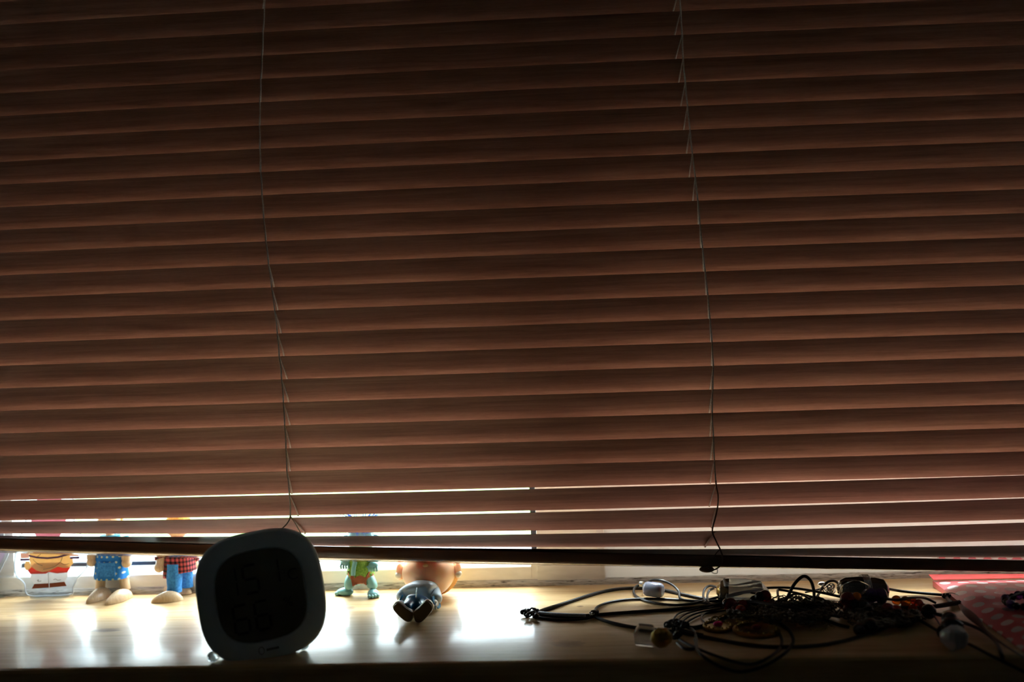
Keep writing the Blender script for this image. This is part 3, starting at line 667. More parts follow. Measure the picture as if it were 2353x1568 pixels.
skin_body('body', V, E_, [.0085, .0062, .0054, .0058, .0062, .0054, .0058, .010, .005, .008, .0042, .0032, .0042, .0042, .0032, .0042], 'teal', troll)
# feet with toes
for c_, toe, nm in ((fl, P(776, 1367, z=0), 'L'), (frr, P(859, 1376, z=0), 'R')):
    d = toe - c_; d.z = 0; L = d.length; a = math.atan2(d.y, d.x); rot = Matrix.Rotation(a, 3, 'Z'); L = max(L, .011)
    dn = d.normalized(); sd = Vector((-dn.y, dn.x, 0)); bm = NB(); wd = .0055
    ball(bm, c_ + dn * L * .42 + Vector((0, 0, .0034)), (L * .62, wd, .0042), 18, 10, rot, lambda u, p: Vector((p.x, p.y * (1 + .2 * u.x), max(p.z * (1 - .3 * max(0, u.x)), -.0032))))
    obj('foot', bm, 'teal', troll)
    for j in range(4):
        bm = NB(); ball(bm, c_ + dn * (L * .98 - .0006 * abs(j - 1)) + sd * (-.0042 + .0028 * j) + Vector((0, 0, .0021)), (.0026, .0017, .0020), 10, 8, rot); obj('toe', bm, 'teal', troll)
for hx, sg in ((handR, 1), (handL, -1)):
    bm = NB(); ball(bm, hx + Vector((0, -.001, 0)), (.0048, .0036, .0034), 12, 8)
    for j in range(4): tube(bm, catmull([hx + Vector((-.0036 + .0024 * j, -.002, -.001)), hx + Vector((-.0038 + .0025 * j, -.0042, -.0028)), hx + Vector((-.0036 + .0024 * j, -.0032, -.0052))], 4), .0011, 8)
    tube(bm, [hx + Vector((-sg * .003, -.001, 0)), hx + Vector((-sg * .006, -.002, -.0022))], .0011, 8)
    obj('hand', bm, 'teal', troll)
bm = NB(); tube(bm, catmull([Q(826, 1335) + Vector((0, .012, 0)), Q(823, 1344) + Vector((0, .015, 0)), Q(817, 1350) + Vector((0, .015, 0)), Q(812, 1348) + Vector((0, .015, 0))], 4), .0022, 8); obj('tail', bm, 'teal', troll)
# shorts
skin_body('shorts', [Q(828, 1322), Q(813, 1325), Q(806, 1335), Q(845, 1323), Q(853, 1333)], [(0, 1), (1, 2), (0, 3), (3, 4)], [.0078, .0078, .0070, .0078, .0070], 'rust', troll)
# leafy tunic : ragged hem
bm = NB(); rg = []; n = 40; cz = Q(829, 1312)
for j, u in enumerate((0, .2, .45, .7, 1)):
    r_ = []
    for k in range(n):
        a = 2 * math.pi * k / n; rag = (.0026 * (k % 4 < 2) + .0012 * math.sin(k * 2.3)) if j == 0 else 0; q = 1 + .06 * math.sin(k * 1.57 + j)
        r_.append(Vector((cz.x + (.0128 - .002 * u) * q * math.cos(a), yt + (.0108 - .0015 * u) * q * math.sin(a), cz.z - .001 - rag + u * .022)))
    rg.append(r_)
loft(bm, rg); obj('leaf_tunic', bm, 'green', troll)
bm = NB(); tube(bm, catmull([Q(822, 1285) + Vector((0, -.0116, 0)), Q(819, 1300) + Vector((0, -.0128, 0)), Q(818, 1315) + Vector((0, -.0132, 0))], 4), .0022, 8); obj('hanging_strap', bm, 'teal', troll)
bm = NB(); ball(bm, hd + Vector((0, -.001, 0)), (.0135, .012, .0125), 24, 16, None, lambda u, p: p * (1 + .04 * math.sin(u.x * 9))); obj('head', bm, 'teal', troll)
bm = NB(); ball(bm, hd + Vector((0, -.0135, -.001)), .0028, 10, 8); obj('nose', bm, 'teal', troll)
for sx in (-1, 1):
    bm = NB(); ball(bm, hd + Vector((sx * .0145, 0, 0)), (.004, .002, .0045), 10, 8); obj('ear', bm, 'teal', troll)
    bm = NB(); ball(bm, hd + Vector((sx * .005, -.0115, .003)), .0018, 10, 8); obj('eye', bm, 'ink', troll)
bm = NB()
for i in range(260):
    a = random.uniform(0, 2 * math.pi); r_ = random.uniform(.002, .011); s_ = hd + Vector((r_ * math.cos(a), r_ * math.sin(a) * .8, .009 - r_ * .25)); k = random.uniform(.6, 1)
    e_ = s_ + Vector((math.cos(a) * .016 * k, math.sin(a) * .010, random.uniform(-.004, .022) * k)); mid = s_.lerp(e_, .5) + Vector((0, 0, .006))
    tube(bm, catmull([s_, mid, e_], 3), .0006, 3, rfun=lambda t: 1.1 - t)
hh_ = obj('hair', bm, 'bluehair', troll); hh_['kind'] = 'stuff'

# ================================================================== vinyl doll lying on its back
hc = P(985, 1318, z=.0235)
vd = thing('vinyl_doll', 'big-headed vinyl doll lying on its back in pale blue jacket', 'doll', (hc.x, hc.y, 0))
def hf(u, p): return Vector((p.x * (1 - .10 * max(0, -u.z)), p.y, p.z * (.96 if u.z < 0 else 1)))
bm = NB(); ball(bm, hc, (.0255, .0225, .0232), 32, 22, None, hf); obj('head', bm, 'vinylskin', vd)
bm = NB(); ball(bm, hc + Vector((.001, .0045, -.0015)), (.0272, .0225, .0215), 28, 18, None, lambda u, p: p if u.y > -.15 else p * .82); obj('hair', bm, 'amberhair', vd)
for sx in (-1, 1):
    bm = NB(); ball(bm, hc + Vector((sx * .0275, .001, .002)), (.0038, .0045, .0085), 14, 10); obj('ear', bm, 'vinylskin', vd)
    bm = NB(); ball(bm, hc + Vector((sx * .0285, -.001, -.001)), (.0034, .004, .0035), 12, 8); obj('ear_patch', bm, 'cream', vd)
bm = NB(); ball(bm, hc + Vector((0, -.018, .012)), (.003, .003, .002), 10, 8); obj('nose', bm, 'vinylskin', vd)
bm = NB()
for sx in (-1, 1): ball(bm, hc + Vector((sx * .010, -.012, .0185)), (.0028, .0024, .002), 10, 8)
obj('eyes', bm, 'ink', vd)
neck = hc + Vector((-.002, -.021, -.006)); belly = P(962, 1372, z=.012); crotch = P(957, 1392, z=.009)
V = [belly, neck.lerp(belly, .5) + Vector((0, 0, .002)), neck, P(925, 1366, z=.011), P(917, 1380, z=.008), P(1000, 1362, z=.011), P(1004, 1383, z=.008)]
skin_body('jacket', V, [(0, 1), (1, 2), (1, 3), (3, 4), (1, 5), (5, 6)], [.0118, .0128, .008, .0066, .0058, .0066, .0058], 'jacket', vd)
bm = NB(); tube(bm, catmull([P(958, 1352, z=.0225) + Vector((0, 0, 0)), P(957, 1362, z=.0242), P(956, 1374, z=.0238)], 4), .0006, 6); obj('zip', bm, 'white_plastic', vd)
for a, b_ in (((917, 1380), (924, 1386)), ((1004, 1383), (996, 1389))):
    h0, h1 = P(*a, z=.0078), P(*b_, z=.006)
    bm = NB(); tube(bm, [h0 + Vector((0, -.001, 0)), h0.lerp(h1, .4)], .0062, 14); obj('cuff', bm, 'bluevinyl', vd)
    bm = NB(); ball(bm, h1, (.0048, .0052, .0045), 14, 10)
    for j in range(4): tube(bm, [h1 + Vector((-.0032 + .0021 * j, -.003, .001)), h1 + Vector((-.0030 + .0020 * j, -.0062, .0)), h1 + Vector((-.0028 + .0019 * j, -.0062, -.003))], .0011, 7)
    obj('hand', bm, 'cream', vd)
V = [crotch, belly.lerp(crotch, .4) + Vector((0, 0, .001)), P(940, 1392, z=.010), P(930, 1404, z=.011), P(975, 1390, z=.010), P(982, 1402, z=.011)]
skin_body('trousers', V, [(0, 1), (0, 2), (2, 3), (0, 4), (4, 5)], [.0085, .0105, .0066, .006, .0066, .006], 'bluevinyl', vd)
# shoes: soles toward the camera forming a V
def shoe(poly, cy_):
    o_ = [P(a, b_, y=cy_) for a, b_ in poly]; c_ = sum(o_, Vector()) / len(o_)
    o_ = catmull(o_, 4, True)
    sh = lambda s_, dy, dx=0: [c_ + (p - c_) * s_ + Vector((dx, dy, 0)) for p in o_]
    bm = NB(); loft(bm, [sh(.80, 0.0), sh(.93, .0002), sh(.96, .0012), sh(.96, .0022)]); s_ = obj('sole', bm, 'sole', vd)
    bm = NB(); loft(bm, [sh(1.0, .0022), sh(1.04, .003), sh(1.04, .0055), sh(.98, .0065)]); obj('welt', bm, 'cream', vd)
    bm = NB(); loft(bm, [sh(.95, .0066), sh(.93, .010), sh(.8, .014), sh(.45, .016)]); obj('shoe_upper', bm, 'jacket', vd)
ysh = P(945, 1434, z=0).y
shoe([(902, 1400), (906, 1390), (916, 1386), (932, 1397), (948, 1409), (948, 1420), (943, 1430), (932, 1430), (914, 1415)], ysh)
shoe([(950, 1409), (964, 1396), (977, 1383), (988, 1386), (994, 1396), (990, 1408), (970, 1430), (956, 1432), (950, 1421)], ysh)

# ================================================================== necklaces
def cordpts(lst, h=.0014, n=6):
    out = []
    for q in lst:
        px, py = q[0], q[1]; z = q[2] if len(q) > 2 else h
        p = P(px, py, z=z)
        if p.y < YF - .001: p = P(px, py, y=YF - .0025)
        out.append(p)
    return catmull(out, n)
def cordobj(parent, lst, r_=.0011, mt='leather', name='cord', h=.0014):
    return obj(name, tube(NB(), cordpts(lst, h), r_, 7), mt, parent)
def neck_(label, cat, px, py, group=None, name='cord_necklace'):
    return thing(name, label, cat, P(px, py, z=0), group)
def knot(parent, px, py, r_=.003, mt='leather', n=5, z=.003):
    bm = NB(); c_ = P(px, py, z=z)
    for i in range(n):
        a = random.uniform(0, 3.14); b_ = random.uniform(-.7, .7); ax1 = Vector((math.cos(a), math.sin(a), b_)).normalized(); ax2 = ax1.orthogonal().normalized()
        o_ = c_ + Vector((random.uniform(-r_, r_) * .7, random.uniform(-r_, r_) * .5, random.uniform(0, r_) * .5))
        tube(bm, [o_ + (ax1 * math.cos(t) + ax2 * math.sin(t)) * r_ * .6 for t in [k * math.pi / 5 for k in range(10)]], .0008, 6, True)
    mn = min(v.co.z for v in bm.verts)
    if mn < .0001:
        for v in bm.verts: v.co.z += .0001 - mn
    return obj('knot', bm, mt, parent)

# 1 long doubled leather cord with slide knot (left) and grey sleeve
n1 = neck_('black leather cord necklace with knotted tip reaching furthest left', 'necklace', 1300, 1408)
cordobj(n1, [(1228, 1412), (1244, 1404), (1300, 1386), (1370, 1364), (1420, 1354), (1470, 1352), (1520, 1356), (1575, 1368), (1625, 1378), (1680, 1386), (1740, 1390)], .0016)
cordobj(n1, [(1228, 1414), (1290, 1420), (1360, 1414), (1440, 1408), (1530, 1402), (1620, 1394), (1690, 1380), (1760, 1374)], .0014)
cordobj(n1, [(1230, 1418), (1280, 1424), (1340, 1423), (1370, 1416)], .0012)
for i, (x, y) in enumerate(((1206, 1409), (1213, 1407), (1222, 1411), (1228, 1406), (1214, 1415), (1228, 1417))): knot(n1, x, y, .003, 'leather', 4)
bm = NB(); tube(bm, cordpts([(1238, 1409), (1270, 1412), (1310, 1414), (1345, 1415)], .0035), .0024, 10, flat=.6); obj('grey_sleeve', bm, 'greyfab', n1)
knot(n1, 1366, 1411, .0028, 'leather', 5); knot(n1, 1360, 1412, .0015, 'silver', 3)
# 2 lower cord running to the clear crystal
n2 = neck_('black cord necklace with a square clear crystal and brass nugget', 'necklace', 1500, 1464)
cordobj(n2, [(1366, 1412), (1372, 1396), (1400, 1385), (1450, 1378), (1520, 1377), (1590, 1382), (1640, 1390), (1690, 1400)], .0012)
cordobj(n2, [(1368, 1418), (1400, 1430), (1450, 1441), (1500, 1447), (1560, 1453), (1620, 1464), (1700, 1479), (1780, 1487), (1860, 1485), (1930, 1475), (1990, 1458), (2040, 1440)], .0014)
def crystal(bm, c_, ax, L, r_, sides=6, tip=.3, rot=0.2, tip2=0.0):
    ax = ax.normalized(); u = ax.orthogonal().normalized(); v = ax.cross(u); rings = []
    for t, s_ in ((-.5, .35 if not tip2 else .3), (-.5 + max(tip2, .06), 1), (.5 - tip, .96), (.5, .12)):
        rings.append([c_ + ax * L * t + (u * math.cos(rot + 2 * math.pi * k / sides) + v * math.sin(rot + 2 * math.pi * k / sides)) * r_ * s_ for k in range(sides)])
    return loft(bm, rings)
c0 = P(1483, 1462, z=.008); bm = NB()
pr = [(-.0075, -.0075), (.0075, -.0075), (.0095, .0), (.006, .0085), (-.006, .0085), (-.0095, .001)]
prism(bm, pr, c0 + Vector((0, -.005, 0)), Vector((1, 0, -.12)).normalized(), Vector((.12, 0, 1)).normalized(), Vector((0, 1, 0)), .010)
cz_ = obj('clear_crystal', bm, 'quartz', n2, False); bevel(cz_, .0015, 2, 20)
bm = NB(); ball(bm, P(1520, 1466, z=.0085), (.0085, .007, .0078), 16, 12, None, lambda u, p: p * (1 + .13 * noise.noise(u * 2.2))); obj('brass_nugget', bm, 'brass', n2)
knot(n2, 1555, 1462, .004, 'leather', 7)
# 3 necklace with agate bead
n3 = neck_('black cord necklace with a pale blue-grey barrel bead', 'necklace', 1500, 1366)
cordobj(n3, [(1478, 1342, .007), (1462, 1348, .005), (1456, 1358, .003), (1460, 1369), (1480, 1380), (1515, 1388), (1555, 1391), (1600, 1386), (1650, 1373, .004), (1700, 1361, .008), (1760, 1352, .011), (1820, 1352, .011), (1880, 1361, .009), (1940, 1374, .006), (1990, 1385, .006)], .0012)
cordobj(n3, [(1484, 1341, .008), (1500, 1334, .012), (1522, 1335, .013), (1545, 1345, .010), (1560, 1360, .006), (1567, 1378, .003), (1620, 1382, .002), (1680, 1378, .003)], .0012)
a0, a1 = P(1480, 1353, z=.0085), P(1524, 1358, z=.0085)
bm = NB(); tube(bm, [a0.lerp(a1, t) for t in (0, .03, .09, .18, .5, .82, .91, .97, 1)], .0068, 24, rfun=lambda t: [.55, .75, .9, .98, 1, .98, .9, .75, .55][round(t * 8)]); obj('barrel_bead', bm, 'agate', n3)
bm = NB(); tube(bm, [P(1471, 1342, z=.010), P(1478, 1343, z=.010)], .0026, 10); obj('end_cap', bm, 'silver', n3)
# 4 quartz point pendant
n4 = neck_('black cord necklace with a large milky white quartz point', 'necklace', 1700, 1378)
cordobj(n4, [(1621, 1385, .002), (1616, 1370, .004), (1619, 1355, .007), (1630, 1347, .009), (1643, 1349, .009), (1650, 1352, .009)], .0011)
cordobj(n4, [(1628, 1385, .002), (1625, 1370, .004), (1630, 1358, .006), (1641, 1352, .008)], .0011)
q0, q1 = P(1650, 1357, z=.011), P(1768, 1364, z=.010)
bm = NB(); qd = q1 - q0
loft(bm, [[q0 + qd * t + Vector((0, math.cos(a), math.sin(a))) * .0112 * s_ for a in [R(22) + i * math.pi / 3 for i in range(6)]] for t, s_ in ((0, .35), (.12, 1), (.6, 1.02), (.84, .95), (1, .25))]); o_ = obj('quartz_point', bm, 'milkquartz', n4, False); bevel(o_, .0005, 1, 20)
bm = NB(); tube(bm, [q0 + (q1 - q0) * t for t in (-.02, .05, .16, .22)], .0098, 6, rfun=lambda t: [.3, .85, 1.12, 1.14][round(t * 3)]); obj('dark_cap', bm, 'smoky', n4, False)
bm = NB(); tube(bm, [q0 + (q1 - q0) * t for t in (-.03, .0, .04)], .007, 12, rfun=lambda t: .5 + .5 * t); obj('brass_collar', bm, 'brass', n4)
# 5 smoky stone in silver wire
n5 = neck_('wire-wrapped dark smoky stone pendant on black cord with silver clasp', 'necklace', 1980, 1372)
s0_, s1_ = P(1926, 1355, z=.012), P(2040, 1357, z=.012); sd = (s1_ - s0_)
bm = NB(); rg = []
for t, s_ in ((0, .45), (.04, .75), (.16, .98), (.4, 1.05), (.75, 1.0), (.93, .85), (.985, .6), (1, .3)):
    rg.append([s0_ + sd * t + Vector((0, math.cos(a), math.sin(a) * .95)) * .0118 * s_ for a in [R(-.5) + i * math.pi / 4 for i in range(8)]])
loft(bm, rg); o_ = obj('smoky_stone', bm, 'smoky', n5, False); bevel(o_, .0008, 2, 15)
bm = NB()
for j in range(6):
    t0 = .48 + .025 * j; tube(bm, [s0_ + sd * (t0 + .004 * math.sin(a)) + Vector((0, math.cos(a), math.sin(a))) * .0132 for a in [i * math.pi / 8 for i in range(16)]], .0005, 5, True)
tube(bm, catmull([P(1925, 1345, z=.02), P(1945, 1334, z=.026), P(1975, 1336, z=.026), P(1998, 1347, z=.026), P(1990, 1358, z=.022), P(1978, 1370, z=.012)], 6), .0005, 5)
tube(bm, catmull([P(1930, 1362, z=.014), P(1938, 1345, z=.024), P(1960, 1335, z=.026)], 6), .0005, 5)
obj('silver_wire', bm, 'silver', n5)
bm = NB(); c_ = P(1906, 1350, z=.010)
for j in range(9):
    a = j * 1.3; ax1 = Vector((math.cos(a), math.sin(a), .4 * math.sin(j))).normalized(); ax2 = ax1.orthogonal().normalized(); r_ = .0022 + .0012 * (j % 3)
    tube(bm, [c_ + Vector((.0016 * math.sin(j * 2.1), 0, -.001 * (j % 4))) + (ax1 * math.cos(t) + ax2 * math.sin(t)) * r_ for t in [k * math.pi / 6 for k in range(12)]], .0006, 5, True)
ball(bm, P(1889, 1343, z=.011), (.0042, .0026, .0024), 12, 8)
obj('silver_clasp', bm, 'silver', n5)
cordobj(n5, [(1862, 1393, .003), (1880, 1368, .006), (1890, 1350, .010), (1902, 1338, .014), (1918, 1336, .015), (1932, 1348, .012), (1934, 1360, .008), (1926, 1372, .004)], .0012)
cordobj(n5, [(2030, 1352, .010), (2070, 1359, .004), (2120, 1364, .002), (2170, 1368, .002)], .0013)
cordobj(n5, [(1850, 1362, .006), (1895, 1352, .009)], .0008)
knot(n5, 2176, 1372, .003, 'leather', 5)
cordobj(n5, [(2168, 1367, .003), (2188, 1366, .004), (2203, 1372, .004), (2206, 1382, .003), (2200, 1387, .002)], .0013)
cordobj(n5, [(2176, 1372, .003), (2180, 1380, .002), (2190, 1387, .002)], .0018)
# 6 high loop cord
n6 = neck_('black cord looping high above the jewellery tangle', 'necklace', 1840, 1400)
cordobj(n6, [(1770, 1432), (1795, 1400, .006), (1812, 1368, .014), (1826, 1342, .024), (1846, 1325, .030), (1862, 1334, .027), (1870, 1358, .019), (1872, 1390, .010), (1884, 1418, .003), (1920, 1434), (1950, 1442)], .0014)
cordobj(n6, [(1790, 1378, .008), (1787, 1358, .011), (1800, 1357, .011), (1850, 1368, .008), (1900, 1382, .006), (1960, 1398, .005), (2040, 1412, .003)], .0011)
cordobj(n6, [(1800, 1392, .006), (1815, 1370, .010), (1838, 1366, .011), (1862, 1378, .009), (1885, 1398, .005)], .0010)
# 7 fan of fine cords and black netted knot
n7 = neck_('fan of fine dark cords tied in a netted black knot', 'necklace', 1560, 1436)
for i in range(4):
    cordobj(n7, [(1546 + i * 9, 1428 + i * 2), (1560 + i * 13, 1410 + i * 3), (1600 + i * 8, 1398 + i * 4), (1650 + i * 6, 1388 + i * 5), (1690, 1384 + 4 * i)], .0008)
cordobj(n7, [(1530, 1450), (1532, 1436), (1545, 1428), (1565, 1432), (1585, 1443), (1610, 1441), (1640, 1432), (1680, 1412)], .0019)
cordobj(n7, [(1545, 1452), (1560, 1447), (1590, 1455), (1615, 1460)], .0014)
cordobj(n7, [(1585, 1443), (1595, 1452), (1600, 1470), (1600, 1490), (1620, 1512), (1660, 1535), (1700, 1545), (1745, 1536), (1795, 1508), (1822, 1478), (1815, 1452), (1790, 1430)], .0013)
cordobj(n7, [(1540, 1455), (1575, 1478), (1630, 1502), (1690, 1522), (1730, 1526), (1765, 1512), (1795, 1485), (1792, 1458), (1770, 1436)], .0012)
cordobj(n7, [(1612, 1410), (1614, 1425), (1625, 1434)], .0006); cordobj(n7, [(1655, 1400), (1625, 1408), (1612, 1420), (1620, 1432)], .0007)
for x, y in ((1536, 1440), (1548, 1432), (1562, 1436), (1575, 1440), (1556, 1450)): knot(n7, x, y, .0036, 'leather', 5, .004)
cordobj(n7, [(1556, 1478), (1575, 1492), (1600, 1488), (1596, 1470)], .0012)
# 8,9 brass pendants
def medallion(label, px, py, rx_m, ry_m, gem):
    c_ = P(px, py, z=.002); t = neck_(label, 'pendant', px, py, None, 'brass_pendant')
    bm = NB(); loft(bm, [ellring(c_ + Vector((0, 0, dz_)), rx_m * s_, ry_m * s_, 36) for dz_, s_ in ((-.0018, .95), (-.001, 1), (.0008, 1), (.0016, .93), (.0014, .80), (.0006, .74))]); obj('disc', bm, 'brass', t)
    bm = NB()
    for i in range(18):
        a = 2 * math.pi * i / 18; ball(bm, c_ + Vector((math.cos(a) * rx_m * .86, math.sin(a) * ry_m * .86, .0018)), .0009, 8, 6)
    obj('beaded_rim', bm, 'brass', t)
    bm = NB(); tube(bm, [c_ + Vector((math.cos(a) * .003, ry_m + .002, .001 + math.sin(a) * .003)) for a in [k * math.pi / 6 for k in range(12)]], .0007, 6, True); obj('bail', bm, 'brass', t)
    bm = NB(); ball(bm, c_ + Vector((0, 0, .0022)), (.004, .003, .0022), 14, 8); obj('stone', bm, gem, t)
    return t
medallion('oval brass pendant with a pink stone at the front of the tangle', 1650, 1440, .0125, .013, 'pinkgem')
medallion('larger oval brass pendant with dark centre right of the pink stone', 1738, 1448, .019, .018, 'garnet')
# 10 chain necklaces (links too small to pick apart)
def chain(label, pts, link, mt, parts='chain_links', hz=.003, cat='necklace', spread=1.0, thick=.22):
    t = neck_(label, cat, pts[0][0], pts[0][1], None, 'chain_necklace')
    path = cordpts(pts, hz, 14); bm = NB(); acc = 0; last = path[0]; i = 0
    for p in path[1:]:
        acc += (p - last).length
        if acc > link * 1.5:
            d = (p - last).normalized(); acc = 0; side = d.cross(Vector((0, 0, 1))).normalized(); up = Vector((0, 0, 1)) if i % 2 else side; i += 1
            c_ = p + Vector((0, random.uniform(-.0006, .0006), random.uniform(0, .001)))
            tube(bm, [c_ + d * math.cos(a) * link + up * math.sin(a) * link * .62 for a in [k * math.pi / 4 for k in range(8)]], link * thick, 5, True)
        last = p
    mn = min(v.co.z for v in bm.verts)
    for v in bm.verts: v.co.z += max(0, .0002 - mn)
    o_ = obj(parts, bm, mt, t); o_['kind'] = 'stuff'
    return t
chain('heaped dark metal chain in the middle of the tangle', [(1750, 1392, .006), (1775, 1376, .011), (1800, 1372, .013), (1825, 1384, .010), (1800, 1398, .007), (1770, 1400, .004), (1790, 1416, .003), (1830, 1410, .006), (1860, 1396, .008), (1845, 1386, .012), (1820, 1400, .009), (1850, 1420, .004), (1890, 1410, .005), (1905, 1392, .008), (1930, 1400, .005), (1915, 1420, .003)], .0017, 'darkmetal')
chain('loose brass chain coiled in front of the dark chain', [(1815, 1430), (1840, 1420), (1860, 1432), (1838, 1444), (1828, 1436), (1858, 1424), (1885, 1430), (1900, 1442), (1872, 1450), (1862, 1440), (1895, 1434), (1918, 1444)], .0014, 'brass', hz=.0018)
chain('fine dark chain trailing along the heap to the right', [(1700, 1402, .003), (1740, 1408, .005), (1780, 1388, .012), (1815, 1390, .014), (1840, 1372, .013), (1880, 1380, .010), (1925, 1386, .008), (1950, 1398, .006), (1980, 1410, .005), (2020, 1404, .006), (2060, 1420, .003), (2100, 1432, .003), (2070, 1442, .002), (2020, 1436, .003)], .0014, 'darkmetal')
chain('gilt chain with small links beside the pink stone pendant', [(1625, 1426), (1650, 1420, .003), (1672, 1412, .005), (1700, 1404, .005), (1715, 1412, .005), (1690, 1424, .003), (1708, 1432, .003), (1735, 1422, .004), (1760, 1420, .004)], .0015, 'brass')
chain('dark link chain piled below the purple beads', [(1960, 1420, .004), (1990, 1400, .010), (2020, 1396, .011), (2040, 1408, .007), (2010, 1424, .004), (1975, 1436, .002), (1950, 1428, .003), (1985, 1412, .008), (2055, 1402, .008), (2090, 1412, .004), (2125, 1424, .003)], .0018, 'darkmetal')
def tangle(label, cx_, cy__, wx, wy, zmax, link, mt, n, seed):
    rnd = random.Random(seed); pts = []
    for i in range(n):
        a = rnd.uniform(0, 6.28); r_ = rnd.uniform(.2, 1) ** .5; u = r_ * math.cos(a)
        pts.append((cx_ + wx * u, cy__ + wy * r_ * math.sin(a), rnd.uniform(.001, zmax) * (1 - .7 * r_) + .002))
    return chain(label, pts, link * 1.15, mt, thick=.42)
tangle('dense knot of dark chain below the high cord loop', 1830, 1404, 95, 30, .022, .0019, 'darkmetal', 46, 3)
tangle('dense knot of dark chain under the smoky stone', 2020, 1418, 95, 24, .018, .0020, 'darkmetal', 40, 5)
tangle('dark chain clump between the wine red beads and brass pendants', 1725, 1408, 60, 22, .014, .0016, 'darkmetal', 22, 8)
cordobj(n7, [(1640, 1392, .004), (1690, 1383, .009), (1740, 1384, .013), (1790, 1392, .015), (1850, 1402, .012), (1930, 1418, .006)], .0013)
cordobj(n6, [(1650, 1376, .005), (1700, 1366, .010), (1715, 1362, .012), (1752, 1368, .012), (1752, 1380, .010), (1754, 1392, .007)], .0009)
# 11 beads
def beads(label, items, cordp=None, name='bead_necklace', cat='necklace'):
    x0, y0 = items[0][0], items[0][1]; t = neck_(label, cat, x0, y0, None, name)
    for (px, py, z, r_, mt) in items:
        bm = NB(); ball(bm, P(px, py, z=z), r_, 18, 12); obj('bead', bm, mt, t)
    if cordp: cordobj(t, cordp, .0007)
    return t
beads('string of glossy orange and red beads lit from behind', [(2060, 1380, .009, .0042, 'carnelian'), (2081, 1383, .009, .0046, 'carnelian'), (2098, 1381, .009, .0032, 'redbead'), (2080, 1394, .004, .0038, 'carnelian'), (2111, 1388, .007, .004, 'redbead'), (1969, 1371, .015, .0037, 'carnelian'), (2030, 1362, .010, .0035, 'milkquartz'), (2122, 1398, .005, .004, 'redbead'), (2098, 1402, .004, .0045, 'redbead')], [(1960, 1375, .014), (2020, 1372, .012), (2060, 1380, .009), (2098, 1382, .009), (2125, 1400, .004)])
beads('purple stone beads resting against the smoky stone', [(2000, 1369, .013, (.0076, .006, .0062), 'amethyst'), (2025, 1371, .012, (.0052, .006, .0074), 'amethyst'), (1986, 1374, .011, .0045, 'amethyst')], [(1980, 1376, .010), (2000, 1370, .013), (2030, 1374, .010)])
beads('dark red round beads left of the purple beads', [(1948, 1379, .012, .0066, 'garnet'), (1935, 1390, .006, .0040, 'garnet'), (1962, 1392, .008, .0058, 'onyx'), (1950, 1402, .005, .0050, 'garnet'), (1985, 1394, .008, .006, 'onyx')], [(1930, 1392, .006), (1948, 1380, .012), (1985, 1395, .008)])
beads('wine red beads at the left end of the tangle', [(1679, 1391, .008, .0062, 'garnet'), (1671, 1388, .009, .0045, 'onyx'), (1708, 1394, .007, .0058, 'garnet'), (1746, 1372, .014, .0045, 'onyx'), (1758, 1371, .014, .0055, 'garnet'), (1702, 1404, .006, .005, 'redbead'), (1735, 1382, .009, .005, 'onyx')], [(1665, 1392, .008), (1708, 1394, .007), (1735, 1382, .009), (1760, 1371, .013)])
beads('black onyx beads along the front right of the tangle', [(2134, 1406, .007, .0062, 'onyx'), (2052, 1414, .006, .0058, 'onyx'), (2030, 1424, .005, .0055, 'onyx'), (2075, 1424, .005, .0055, 'onyx'), (2000, 1440, .006, .0062, 'onyx'), (2170, 1454, .006, .0058, 'onyx'), (1996, 1404, .008, .005, 'onyx'), (2060, 1404, .007, .0048, 'redbead'), (1975, 1448, .005, .005, 'onyx'), (2040, 1400, .011, .005, 'garnet')], [(1975, 1448, .005), (2000, 1440, .005), (2030, 1424, .005), (2075, 1424, .005), (2134, 1407, .006), (2170, 1454, .005)])
# 12 right hand cords with clear nugget
n8 = neck_('black cord necklace with a cloudy clear nugget at the right', 'necklace', 2195, 1470)
cordobj(n8, [(1985, 1386, .005), (2040, 1396, .005), (2100, 1398, .005), (2150, 1394, .004), (2205, 1385, .003)], .0020)
cordobj(n8, [(2020, 1375, .010), (2060, 1379, .015), (2095, 1374, .015), (2125, 1375, .010), (2150, 1386, .005)], .0011)
cordobj(n8, [(2130, 1409, .006), (2160, 1414, .004), (2200, 1427, .003), (2250, 1446, .003), (2285, 1472, .002), (2300, 1500, .002), (2304, 1520, .002)], .0014)
cordobj(n8, [(1990, 1400, .006), (2060, 1408, .006), (2110, 1425, .004), (2160, 1452, .003), (2220, 1478, .002), (2280, 1508, .002), (2353, 1545, .002)], .0013)
bm = NB(); ball(bm, P(2192, 1466, z=.0095), (.0105, .009, .009), 14, 10, None, lambda u, p: p * (1 + .16 * noise.noise(u * 1.9 + Vector((3, 0, 0))))); obj('cloudy_nugget', bm, 'milkquartz', n8, False)
bm = NB(); ball(bm, P(2188, 1440, z=.015), (.0085, .008, .007), 14, 10, None, lambda u, p: p * (1 + .1 * noise.noise(u * 3))); obj('dark_cap', bm, 'onyx', n8)
bm = NB(); ball(bm, P(2182, 1424, z=.016), .0062, 14, 10); obj('dark_bead', bm, 'onyx', n8)
n9 = neck_('flat brown leather strap falling across the red dotted paper', 'strap', 2260, 1440, None, 'leather_strap')
bm = NB(); pts = cordpts([(2206, 1390, .006), (2222, 1406, .007), (2245, 1430, .007), (2268, 1452, .006), (2300, 1478, .006), (2353, 1512, .006)], .006); tube(bm, pts, .0034, 8, flat=.25, rfun=lambda t: .35 + .9 * math.sin(math.pi * min(1, t * 1.6 + .05)) ** 2 * (t < .6) + .1); obj('strap_band', bm, 'brown_leather', n9)

